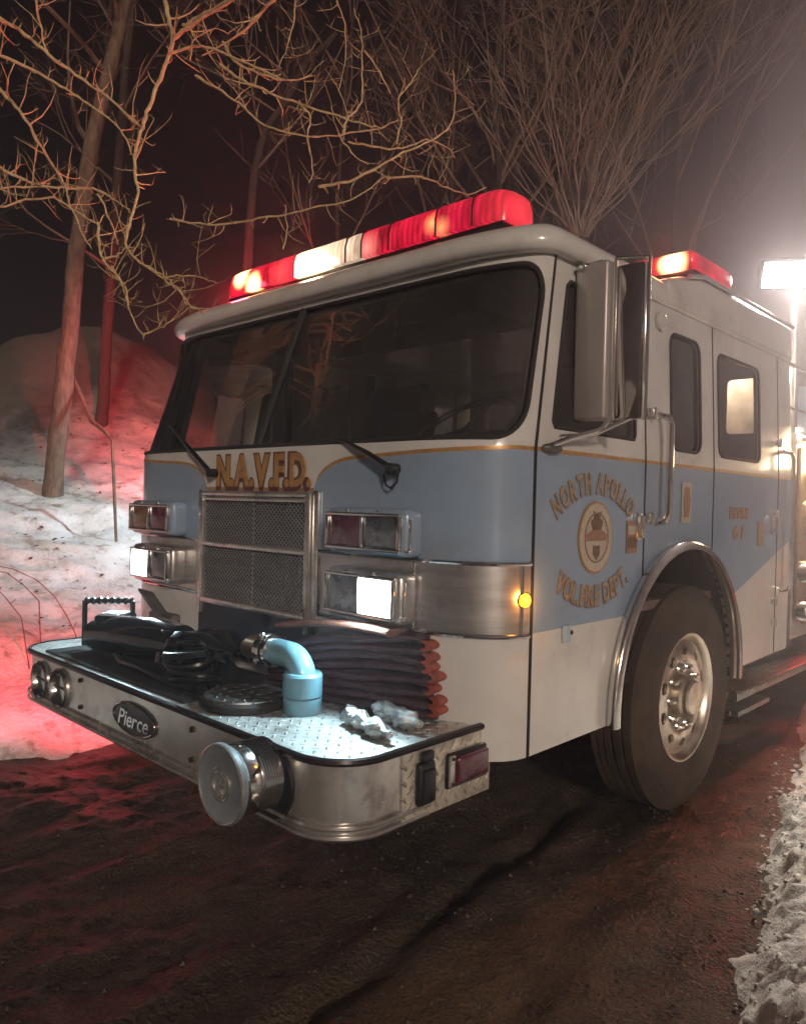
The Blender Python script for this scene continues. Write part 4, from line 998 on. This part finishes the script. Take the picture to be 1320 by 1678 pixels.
# ---- black hydraulic rescue tool with its carry handle
rt = empty('rescue_tool', (-.45, -.26, DZ), 'black hydraulic rescue tool with ridged carry handle on the bumper deck', 'rescue tool')
MB().tube([(-.78, -.31, DZ+.075), (-.55, -.29, DZ+.100), (-.30, -.27, DZ+.115), (-.12, -.26, DZ+.12)], [.070, .088, .095, .080], 20).build('tool_body', 'black_gloss', rt)
hb_ = MB(); a_, b_ = Vector((-.80, -.36, DZ+.03)), Vector((-.80, -.36, DZ+.235))
hb_.tube([a_, b_], .012, 10).tube([(-.66, -.20, DZ+.03), (-.66, -.20, DZ+.235)], .012, 10)
hp = [Vector((-.80, -.36, DZ+.235)).lerp(Vector((-.66, -.20, DZ+.235)), i/30) for i in range(31)]
hb_.tube(hp, [.012+.006*(i % 4 in (1, 2)) for i in range(31)], 10).build('carry_handle', 'black', rt)
MB().rbox((-.70, -.26, DZ+.135), (.13, .16, .085), .014, 3, rot=Matrix.Rotation(RAD(35), 3, 'Z')).build('control_block', 'black_gloss', rt)
MB().rbox((-.70, -.265, DZ+.179), (.10, .13, .006), .002, rot=Matrix.Rotation(RAD(35), 3, 'Z')).build('name_plate', mat('pale_label', (.55, .62, .66), .35), rt)
for s_ in (-1, 1):
    pts = [(-.16, -.25+.03*s_, DZ+.10), (-.06, -.24+.06*s_, DZ+.135), (.06, -.22+.05*s_, DZ+.15), (.17, -.20+.01*s_, DZ+.12)]
    MB().tube(pts, [.050, .055, .045, .015], 10).build('spreader_arm', 'black_gloss', rt)
MB().lathe([(.07, -.07), (.08, -.065), (.08, .065), (.07, .07)], (-.16, -.26, DZ+.10), (0, .2, 1), 20).build('pivot_drum', 'black_gloss', rt)
MB().rbox((-.42, -.18, DZ+.13), (.20, .05, .05), .012, rot=Matrix.Rotation(RAD(18), 3, 'Y')).rbox((-.28, -.28, DZ+.175), (.12, .05, .02), .006, rot=Matrix.Rotation(RAD(-22), 3, 'Z')).rbox((-.52, -.33, DZ+.145), (.09, .05, .016), .005, rot=Matrix.Rotation(RAD(12), 3, 'Z')).build('valve_cover', 'black_gloss', rt)
# ---- coiled black hydraulic line
coil = MB(); N_ = 170; cp_ = []
for i in range(N_):
    a = 2*math.pi*i/34; rr_ = .105+.012*math.sin(i*.21); cp_.append(Vector((.10+rr_*math.cos(a)*1.1, -.345+rr_*.75*math.sin(a), DZ+.022+.022*i/34+.012*math.sin(a*1.0+i*.05))))
coil.tube(cp_, .0135, 8)
tag(coil.build('hydraulic_line', 'black', None), 'coiled black hydraulic line between rescue tool and blue pipe elbow', 'hose')
ln = MB(); ln.tube([(-.05, -.30, DZ+.10), (.0, -.34, DZ+.15), (.08, -.30, DZ+.16), (.13, -.22, DZ+.11), (.10, -.16, DZ+.05)], .013, 8)
ln.tube([(-.62, -.30, DZ+.02), (-.40, -.38, DZ+.02), (-.2, -.40, DZ+.03), (.05, -.42, DZ+.02), (.22, -.40, DZ+.018)], .014, 8)
tag(ln.build('tool_hose', 'black', None), 'loose black rubber hose trailing in front of the rescue tool', 'hose')
# ---- tilted tray lid behind the tool
lid = MB().rbox((-.76, .02, DZ+.17), (.26, .20, .012), .003, rot=Matrix.Rotation(RAD(30), 3, 'Y') @ Matrix.Rotation(RAD(-20), 3, 'X')).rbox((-.70, .03, DZ+.08), (.22, .14, .16), .01)
tag(lid.build('tool_box', mat('worn_grey_box', (.12, .105, .10), .5, .3, var=.3, vscale=12), None), 'dull grey tool box with tilted lid behind the rescue tool', 'tool box')

# ---- red supply line dropping from the pump panel at the right edge
rh = MB(); rp = [(1.20, 3.36, 1.02), (1.34, 3.36, 1.00), (1.46, 3.35, .90), (1.50, 3.34, .70), (1.50, 3.33, .45), (1.51, 3.32, .22), (1.58, 3.30, .10), (1.75, 3.34, .085), (2.2, 3.6, .10)]
rh.tube(rp, .075, 18)
tag(rh.build('supply_hose', mat('red_supply_hose', (.42, .055, .035), .5, var=.3, vscale=9, bump=.3, bscale=60), None), 'thick red supply hose dropping from the pump panel to the ground', 'hose')

# ================================================================ TREES AND TWIGS
def grow(tb, cb, p, d, L, r, lev, rg, droop=0.0, maxlev=4, nseg=6, kids=(3, 5), spread=.7, wob=.16, minr=.003, up=.12, shrink=.62, sides=5):
    """one limb with its own side limbs; tb takes the trunk, cb everything finer"""
    P = [Vector(p)]; R = [r]; d = Vector(d).normalized()
    for i in range(nseg):
        d = (d+Vector((rg.uniform(-wob, wob), rg.uniform(-wob, wob), rg.uniform(-wob, wob)+up*.25-droop*i/nseg*.3))).normalized()
        P.append(P[-1]+d*L/nseg); R.append(max(minr*.6, r*(1-.72*(i+1)/nseg) if lev else r*(1-.55*(i+1)/nseg)))
    (tb if lev == 0 else cb).tube(P, R, 10 if lev == 0 else (sides if lev < 3 else 3), caps=False)
    if lev >= maxlev: return
    for k in range(rg.randint(*kids)+(3 if lev == 0 else 0)):
        f = rg.uniform(.35 if lev == 0 else .2, 1.0); i = min(nseg-1, int(f*nseg)); q = P[i].lerp(P[i+1], f*nseg-i) if f < 1 else P[-1]
        dd = (P[i+1]-P[i]).normalized(); o = dd.orthogonal().normalized(); o.rotate(Matrix.Rotation(rg.uniform(0, 6.28), 3, dd))
        nd_ = (dd*rg.uniform(.5, 1)+o*spread*rg.uniform(.6, 1.3)+Vector((0, 0, up))).normalized()
        grow(tb, cb, q, nd_, L*shrink*rg.uniform(.65, 1.1), max(minr, R[i]*rg.uniform(.45, .7)), lev+1, rg, droop, maxlev, max(4, nseg-1), kids, spread, wob*1.12, minr, up, shrink, sides)
def hz(x, y): return float(h_slope(np.array([[x]]), np.array([[y]]))[0, 0])
def tree_thing(name, label, base, group='bare trees behind the truck'):
    return empty(name, base, label, 'tree', group)
def finish(root, tb, cb, mt, mc):
    for mb_, nm, m_ in ((tb, 'trunk', mt), (cb, 'crown', mc)):
        mb_.build(nm, m_, root)

# leaning trunk on the snow at the left
def traced_trunk(name, label, px, depth, w0, w1, seed, limbs, crown_r, foot_drop=.3):
    P = [at(u, v, depth) for u, v in px]; n = len(P)
    base = Vector((P[0].x, P[0].y, hz(P[0].x, P[0].y)-.05)); root = tree_thing(name, label, base)
    d = P[-1]-P[-2]; P += [P[-1]+d*.6+Vector((.1, 0, .2)), P[-1]+d*1.3+Vector((.25, .1, .3))]; P = [base-Vector((0, 0, foot_drop))]+P; k = len(P)
    R = [w0*1.35]+[w0+(w1-w0)*i/(k-2) for i in range(k-1)]
    tb, cb = MB(), MB(); rg = random.Random(seed)
    # fine resample with small irregularities
    PP = []; RR = []
    for i in range(k-1):
        for t in range(5): f = t/5; PP.append(P[i].lerp(P[i+1], f)+Vector((rg.uniform(-1, 1), rg.uniform(-1, 1), 0))*.008); RR.append((R[i]*(1-f)+R[i+1]*f)*rg.uniform(.95, 1.05))
    tb.tube(PP+[P[-1]], RR+[R[-1]], 12)
    for f, L_ in limbs:
        i = min(len(PP)-2, int(f*len(PP))); a = rg.uniform(0, 6.28)
        grow(tb, cb, PP[i], Vector((math.cos(a), math.sin(a), .75)), L_, RR[i]*.38, 1, rg, maxlev=4, kids=(3, 5), minr=.004, wob=.2)
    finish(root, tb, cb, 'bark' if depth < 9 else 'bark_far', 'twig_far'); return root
traced_trunk('bare_tree', 'slender leaning tree trunk rising from the snow at far left', [(86, 800), (98, 690), (112, 560), (122, 450), (134, 350), (150, 240), (172, 140), (192, 60), (208, -10)], 8.0, .100, .055, 11, [(.55, 2.2), (.66, 2.4), (.75, 2.0), (.85, 2.2), (.92, 2.0)], 1)
traced_trunk('bare_tree', 'thin dark tree on the red-lit mound just right of the leaning trunk', [(167, 690), (172, 600), (178, 500), (186, 400), (194, 280), (205, 120)], 10.6, .085, .05, 12, [(.45, 1.8), (.6, 2.2), (.7, 2.4), (.8, 2.2), (.9, 2.0)], 1)
traced_trunk('bare_tree', 'faint forked tree behind the left end of the light bar', [(396, 620), (402, 470), (410, 370), (418, 280), (432, 215), (470, 165)], 9.6, .065, .035, 13, [(.5, 2.0), (.6, 2.3), (.7, 2.4), (.82, 2.2), (.92, 1.8)], 1)

# bushy multi-stem tree behind the cab roof
def fan_tree(name, label, px, depth, n, seed, spread_px, hh, mtl='twig_far', group='bare trees behind the truck'):
    c = at(*px, depth); base = Vector((c.x, c.y, 0)); root = tree_thing(name, label, base, group); rg = random.Random(seed); tb, cb = MB(), MB()
    tb.tube([base-Vector((0, 0, .2)), base+Vector((.05, 0, c.z*.4)), c+Vector((0, 0, .05))], [.16, .13, .10], 10)
    for k in range(n):
        du = rg.gauss(.12, .55)*spread_px; up_ = rg.uniform(.55, 1.0)*hh; dd = rg.uniform(-1.2, 1.2)
        e = at(px[0]+du, px[1]-up_*FPX/depth, depth+dd); m1 = c.lerp(e, .45)+Vector((rg.uniform(-.4, .4), rg.uniform(-.4, .4), rg.uniform(-.1, .45)))
        P = []
        for t in range(9):
            f = t/8; P.append(c*(1-f)**2+m1*2*f*(1-f)+e*f*f+Vector((rg.uniform(-1, 1), rg.uniform(-1, 1), rg.uniform(-1, 1)))*.05)
        r0 = rg.uniform(.006, .014); cb.tube(P, [r0*(1-.75*t/8) for t in range(9)], 4, caps=False)
        for j in range(rg.randint(4, 8)):
            i = rg.randint(2, 7); d = (P[i+1]-P[i]).normalized()+Vector((rg.uniform(-.5, .5), rg.uniform(-.5, .5), rg.uniform(0, .5)))
            grow(tb, cb, P[i], d, rg.uniform(.5, 1.3), r0*.5, 3, rg, maxlev=4, kids=(1, 3), nseg=5, minr=.0035, wob=.13)
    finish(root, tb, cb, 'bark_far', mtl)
fan_tree('multi_stem_tree', 'pale multi-stemmed bare tree fanning up behind the cab mirror', (950, 400), 8.6, 22, 21, 190, 2.7, 'twig_mid')
def wild_tree(u, depth, hgt, r, seed, label, name='bare_tree'):
    c = at(u, 839, depth); x, y = c.x, c.y; base = Vector((x, y, max(0, hz(x, y) if x < -1.5 else 0)-.1)); root = tree_thing(name, label, base)
    tb, cb = MB(), MB(); rg = random.Random(seed)
    grow(tb, cb, base, (rg.uniform(-.1, .1), rg.uniform(-.1, .1), 1), hgt, r, 0, rg, maxlev=4, nseg=9, kids=(4, 6), spread=.85, wob=.10, minr=.0045, up=.22, shrink=.52)
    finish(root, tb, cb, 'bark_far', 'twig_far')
wild_tree(560, 12, 8.0, .045, 32, 'dim bare tree in the dark above the middle of the light bar')
wild_tree(690, 14.5, 9.0, .07, 33, 'dim tall bare tree above the right end of the light bar')
wild_tree(800, 11, 8.5, .07, 41, 'dim bare tree behind the right half of the light bar', 'bare_tree')
wild_tree(1120, 13, 8.5, .07, 42, 'hazy bare tree in the smoke above the raised roof', 'bare_tree')
wild_tree(1010, 16, 9.5, .08, 43, 'faint bare tree high above the cab mirror', 'bare_tree')
wild_tree(880, 15, 9.0, .08, 36, 'dim bare tree high behind the cab roof corner')

# ---- near tree at the roadside left of the frame whose lit boughs hang into view
def dep(u, v): return 3.30+.24*math.sin(u/150+.8)+.20*math.sin(v/120+.5)
def c1(*p): return [(x/2.87, y/2.87) for x, y in p]
def c2(*p): return [(300+x/2.357, y/2.357) for x, y in p]
def c4(*p): return [(x/3.3, 400+y/3.3) for x, y in p]
BR_ = [
 (c1((750, -120), (775, 0), (800, 110), (812, 180), (790, 260), (740, 400), (690, 530), (665, 620), (635, 720), (635, 800), (648, 900), (620, 1010), (597, 1090), (597, 1160), (650, 1225), (760, 1290), (830, 1350), (880, 1435)), 11, 5),
 (c1((812, 180), (920, 105), (1060, 20), (1150, -40)), 9, 7), (c1((-60, 50), (0, 85), (120, 160), (230, 255), (330, 330), (420, 395), (500, 450), (600, 540), (665, 600)), 10, 7),
 (c1((150, -60), (165, 0), (190, 110), (205, 200), (225, 250)), 7, 6), (c1((-60, 235), (0, 260), (150, 325), (280, 400), (370, 455), (460, 520), (540, 580), (590, 650), (625, 730)), 8, 5),
 (c1((-60, 340), (0, 420), (60, 480), (120, 560), (180, 670), (250, 780), (310, 880), (330, 960), (380, 1080), (430, 1170)), 9, 4),
 (c1((-60, 760), (0, 790), (100, 840), (200, 875), (330, 885), (440, 885), (530, 930), (610, 985)), 8, 4), (c1((-60, 900), (0, 890), (150, 875), (280, 890)), 6, 4),
 (c1((-60, 985), (0, 975), (120, 940), (250, 930), (310, 960), (400, 1020), (460, 1045), (490, 1010)), 6, 4), (c1((460, 1045), (468, 1170), (490, 1225), (550, 1300), (590, 1350), (605, 1435)), 6, 4.5),
 (c4((605, 120), (650, 200), (690, 310), (715, 400), (775, 500)), 5, 4), (c1((490, 1220), (560, 1195), (590, 1160)), 5, 4), (c1((460, 910), (520, 1040), (555, 1150)), 5, 3.5),
 (c4((775, 495), (850, 460), (920, 420), (1020, 350), (1100, 370)), 5, 3), (c4((750, 90), (890, 190), (950, 240), (1000, 290), (1050, 345), (1180, 345)), 5, 3), (c4((890, 190), (960, 170), (1080, 180), (1170, 210)), 4.5, 3),
 (c1((1340, -60), (1280, 0), (1180, 110), (1080, 190), (950, 260)), 8, 5), (c1((790, 255), (920, 215), (1020, 235), (1150, 295), (1320, 370)), 6, 7), (c2((154, 158), (200, 235), (300, 285), (420, 310), (500, 290)), 6.5, 3.5),
 (c2((140, 245), (230, 310), (330, 355), (450, 400), (560, 435), (680, 475), (760, 490), (830, 460)), 6.5, 3.5), (c2((50, 290), (130, 340), (220, 400), (280, 460), (350, 495), (480, 525), (640, 515), (780, 490)), 6, 4),
 (c2((620, 510), (640, 450), (690, 390), (690, 260), (690, 150), (660, 30)), 5.5, 3), (c2((520, 720), (640, 700), (760, 640), (850, 590), (960, 540), (1030, 480), (1050, 380), (1040, 270)), 6, 3),
 (c2((-50, 845), (0, 855), (130, 870), (260, 850), (400, 825), (520, 795), (650, 770), (780, 680)), 5, 4), (c2((600, 515), (650, 590), (715, 635)), 4.5, 3), (c2((450, 390), (490, 450), (480, 520), (500, 640), (485, 705)), 4.5, 3),
 (c2((820, 560), (840, 480), (830, 400), (855, 300)), 4.5, 2.5), (c2((830, 380), (880, 320), (910, 260)), 4, 2.5), (c2((640, 545), (760, 570), (850, 570), (940, 540), (1020, 570), (1050, 610)), 4.5, 2.5),
 (c2((780, 690), (920, 680), (1000, 715), (1100, 750), (1170, 722)), 4.5, 2.5), (c2((385, 965), (400, 900), (395, 790)), 4, 2.5), (c2((0, 100), (60, 60), (160, 10), (220, -40)), 7, 5),
 (c2((30, 230), (40, 160), (120, 110), (180, 130)), 4, 2.5), (c2((430, 0), (430, 60), (400, 180), (370, 260)), 4, 2.5), (c2((590, 0), (625, 90), (625, 230), (600, 350)), 4, 2.5), (c2((700, 190), (760, 280), (800, 360)), 3.5, 2.5),
]
tx, ty = -4.1, -2.5; tz = hz(tx, ty)
troot = empty('roadside_tree', (tx, ty, tz-.1), 'near bare tree whose warm-lit spurred boughs hang across the upper left', 'tree')
tb, cb = MB(), MB(); rg = random.Random(77)
def trk(z): return Vector((tx+.12*(z-.8)+.02*math.sin(z*2), ty+.462*(z-.8)+.02*math.cos(z*1.7), z))
tr_ = [trk(tz-.3+i*.62) for i in range(12)]
tb.tube(tr_, [.15-.006*i for i in range(12)], 14)
def spur(p, d, L, r):
    P = [p]; d = d.normalized()
    for i in range(3):
        d = (d+Vector((rg.uniform(-.35, .35), rg.uniform(-.35, .35), rg.uniform(-.1, .45)))).normalized(); P.append(P[-1]+d*L/3)
    cb.tube(P, [r, r*.82, r*.6, r*.32], 4)
    return P
for px, wa, wb in BR_:
    P0 = [at(u, v, dep(u, v)) for u, v in px]; P = []; n = len(P0)
    for i in range(n-1):
        a = P0[max(0, i-1)]; b = P0[i]; c = P0[i+1]; d = P0[min(n-1, i+2)]
        for t in range(4):
            f = t/4; P.append(.5*((2*b)+(c-a)*f+(2*a-5*b+4*c-d)*f*f+(3*b-a-3*c+d)*f**3)+Vector((rg.uniform(-1, 1), rg.uniform(-1, 1), rg.uniform(-1, 1)))*.004)
    P.append(P0[-1]); k = len(P)
    R = [max(.0013, (wa+(wb*.62-wa)*(i/(k-1)))*.38*3.30/FPX*rg.uniform(.88, 1.15)) for i in range(k)]
    off = px[0][0] < 0 or px[0][1] < 0
    if off:   # carry the bough back to the trunk outside the frame
        s0 = P[0]; hj = max(3.2, min(6.2, s0.z*.55+2.0)); j = trk(hj); mid = s0.lerp(j, .5)+Vector((0, -.05, .45))
        P = [j, j.lerp(mid, .5)+Vector((0, 0, .12)), mid, mid.lerp(s0, .6)+Vector((0, 0, .06))]+P; R = [R[0]*2.6, R[0]*2.1, R[0]*1.7, R[0]*1.3]+R
    cb.tube(P, R, 7 if wa > 7 else 5)
    st_ = 4 if off else 0
    for i in range(st_+1, len(P)-1):
        if rg.random() < .72:
            d = (P[i+1]-P[i]).normalized(); o = d.orthogonal(); o.rotate(Matrix.Rotation(rg.uniform(0, 6.28), 3, d))
            L_ = rg.choice((.03, .05, .07, .10, .16, .22)); S_ = spur(P[i], o+d*rg.uniform(-.1, .5)+Vector((0, 0, .45)), L_, max(.0013, R[i]*.5))
            for q in S_[1:]:
                if rg.random() < .5: spur(q, Vector((rg.uniform(-1, 1), rg.uniform(-1, 1), rg.uniform(-.2, 1))), L_*.45, .0012)
for k in range(0):   # finer boughs of the same tree, farther back
    u, v = rg.uniform(40, 620), rg.uniform(-20, 330); p = at(u, v, rg.uniform(4.0, 5.4))
    grow(tb, cb, p, Vector((rg.uniform(-.5, 1), rg.uniform(-.3, .6), rg.uniform(-.5, .3))), rg.uniform(.7, 1.6), .009, 2, rg, droop=.3, maxlev=4, kids=(3, 5), nseg=6, minr=.0028, wob=.2)
finish(troot, tb, cb, mat('bark_tan', (.42, .31, .20), .9, var=.4, vscale=9, bump=.5, bscale=24), 'twig')

# ---- small things on the snow
fb = MB(); q = [(120, 620), (135, 655), (150, 690), (170, 705), (184, 722), (193, 742)]
P = []
for i, (u, v) in enumerate(q):
    p = at(u, v, 8.1-.18*i); P.append(p)
P[-1].z = hz(P[-1].x, P[-1].y)
fb.tube(P, [.022, .026, .024, .022, .018, .014], 7)
tag(fb.build('fallen_branch', 'bark', None), 'bare broken branch leaning down to the snow by the leaning trunk', 'branch')
def weed(pxs, label, seed):
    wb = MB(); rgw = random.Random(seed)
    for px in pxs:
        P = [at(u, v, 4.9) for u, v in px]; P[-1].z = hz(P[-1].x, P[-1].y)-.02 if P[-1].x < -1.6 else P[-1].z
        PP = []
        for i in range(len(P)-1): PP += [P[i].lerp(P[i+1], t/3) for t in range(3)]
        PP.append(P[-1]); wb.tube(PP, [.0045*(.5+.5*i/len(PP)) for i in range(len(PP))], 5)
        for i in range(2, len(PP)-2, 2):
            if rgw.random() < .6: wb.tube([PP[i], PP[i]+Vector((rgw.uniform(-.03, .03), rgw.uniform(-.03, .03), .02+rgw.uniform(0, .03)))], .0028, 4)
    tag(wb.build('dry_weed', mat('dry_stalk', (.12, .05, .035), .8), None), label, 'weed')
weed([[(-20, 925), (20, 932), (60, 950), (90, 978), (110, 1010), (124, 1040), (130, 1075)], [(-20, 935), (10, 938), (40, 960), (64, 985), (70, 1010)], [(-20, 950), (8, 978), (35, 1012), (50, 1040)]], 'arching dry weed stalks on the snow at the left edge', 5)
# litter of leaves and clods on the snow and ice chunks along the lane
rgc = random.Random(15)
OCT = [(1, 0, 0), (-1, 0, 0), (0, 1, 0), (0, -1, 0), (0, 0, 1), (0, 0, -1)]; OCF = [(0, 2, 4), (2, 1, 4), (1, 3, 4), (3, 0, 4), (2, 0, 5), (1, 2, 5), (3, 1, 5), (0, 3, 5)]
def crumb(mb_, x, y, z, s):
    a = rgc.uniform(0, 6.28); ca, sa = math.cos(a), math.sin(a); k = [rgc.uniform(.55, 1.25) for _ in range(6)]
    mb_.add([(x+s*q*(p[0]*ca-p[1]*sa), y+s*q*(p[0]*sa+p[1]*ca), z+s*q*p[2]*.75) for p, q in zip(OCT, k)], OCF)
gx = np.array([rgc.uniform(-.6, 2.1) for _ in range(2600)]); gy = np.array([rgc.uniform(-1.5, 2.7) for _ in range(2600)]); gz = h_ground(gx, gy); cl = MB()
for x, y, z in zip(gx, gy, gz): crumb(cl, x, y, z, rgc.choice((.003, .004, .005, .006, .008, .012)))
o = cl.build('gravel', mat('dirty_gravel', (.085, .065, .05), .6, var=.7, vscale=14), None, smooth=False); tag(o, 'small stones and frozen clods scattered over the lane', 'gravel', kind='stuff')
cl = MB(); sy = np.array([rgc.uniform(-.2, 3.0) for _ in range(420)]); so_f = np.array([abs(rgc.gauss(0, 1)) for _ in range(420)]); sxx = 1.98-.262*(sy-.1)-.05+so_f*.16
zz = np.maximum(h_bank(sxx, sy), h_ground(sxx, sy))
bs_ = bmesh.new(); bmesh.ops.create_icosphere(bs_, subdivisions=2, radius=1); SV = [v.co.copy() for v in bs_.verts]; bs_.verts.index_update(); SF = [[v.index for v in f.verts] for f in bs_.faces]; bs_.free()
for x, y, z in zip(sxx, sy, zz):
    s_ = rgc.choice((.004, .004, .005, .006, .008, .010, .013)); q = [rgc.uniform(.7, 1.3) for _ in range(3)]; ph = rgc.uniform(0, 6)
    cl.add([(x+s_*v.x*q[0]*(1+.22*math.sin(4*v.y+ph)), y+s_*v.y*q[1]*(1+.22*math.sin(5*v.z+ph)), z+s_*v.z*q[2]*.7) for v in SV], SF)
o = cl.build('snow_crumbs', 'snow_crumb', None, ang=80); tag(o, 'loose crumbs of ploughed snow along the lane edge', 'snow', kind='stuff')
cl = MB()
for k in range(500):
    x, y = rgc.uniform(-8.5, -1.9), rgc.uniform(-1, 5.0); z = hz(x, y); s = rgc.uniform(.012, .035); a = rgc.uniform(0, 3.14)
    u_ = Vector((math.cos(a), math.sin(a), rgc.uniform(-.3, .5)))*s; v_ = Vector((-math.sin(a), math.cos(a), rgc.uniform(-.3, .5)))*s*.5; c_ = Vector((x, y, z+.008))
    cl.add([c_-u_, c_-v_, c_+u_, c_+v_+Vector((0, 0, .008))], [(0, 1, 2, 3)])
o = cl.build('leaf_litter', mat('dead_leaf', (.09, .05, .03), .8, var=.4, vscale=5), None, smooth=False); tag(o, 'dead leaves scattered over the snowy slope', 'leaves', kind='stuff')

# ================================================================ NIGHT HAZE
hzb = MB().box((0, 0, 7.0), (124, 124, 17)).build('haze', 'dark', None, smooth=False); hzb['kind'] = 'stuff'; tag(hzb, 'thin smoky night haze hanging over the whole scene', 'haze')
hm = bpy.data.materials.new('night_haze'); hm.use_nodes = True; nt = hm.node_tree; nt.nodes.clear()
ho_ = nd(nt, 'ShaderNodeOutputMaterial'); pv = nd(nt, 'ShaderNodeVolumePrincipled')
pv.inputs['Color'].default_value = (.95, .80, .82, 1); pv.inputs['Density'].default_value = .0085; pv.inputs['Anisotropy'].default_value = .55
nt.links.new(pv.outputs[0], ho_.inputs['Volume']); hzb.data.materials.clear(); hzb.data.materials.append(hm)

# smoke drifting past the floodlight on the driver's side: one cloud, thickening inwards in even layers
sk = empty('smoke', (2.6, 6.5, 0), 'grey smoke drifting past the floodlight at the upper right', 'smoke'); sk['kind'] = 'stuff'
for i_, (c_, r_, dn_) in enumerate((((3.2, 7.6, 4.6), (3.7, 6.2, 5.4), .022), ((3.1, 7.4, 4.6), (3.2, 5.6, 4.9), .024), ((3.2, 7.9, 5.2), (2.5, 4.6, 4.4), .030), ((3.2, 8.4, 5.6), (1.9, 3.6, 3.6), .034), ((2.35, 1.45, 1.9), (1.45, 1.75, 1.8), .075), ((2.35, 1.6, 2.0), (1.1, 1.35, 1.4), .085))):
    b_ = bmesh.new(); bmesh.ops.create_icosphere(b_, subdivisions=4, radius=1)
    for v_ in b_.verts:
        n_ = v_.co; v_.co = Vector((n_.x*r_[0], n_.y*r_[1], n_.z*r_[2]))*(1+.10*math.sin(3*n_.x+i_)*math.sin(2.6*n_.y+2*n_.z+i_)+.05*math.sin(7*n_.z+5*n_.x+i_))
    m_ = MB(); m_.bm(b_, 0, Matrix.Translation(Vector(c_))); po = m_.build('smoke_layer', 'dark', sk); po['kind'] = 'stuff'
    sm = bpy.data.materials.new('drifting_smoke'); sm.use_nodes = True; nt = sm.node_tree; nt.nodes.clear()
    so4 = nd(nt, 'ShaderNodeOutputMaterial'); pv = nd(nt, 'ShaderNodeVolumePrincipled'); pv.inputs['Color'].default_value = (.88, .82, .86, 1); pv.inputs['Density'].default_value = dn_; pv.inputs['Anisotropy'].default_value = .2
    nt.links.new(pv.outputs[0], so4.inputs['Volume']); po.data.materials.clear(); po.data.materials.append(sm)
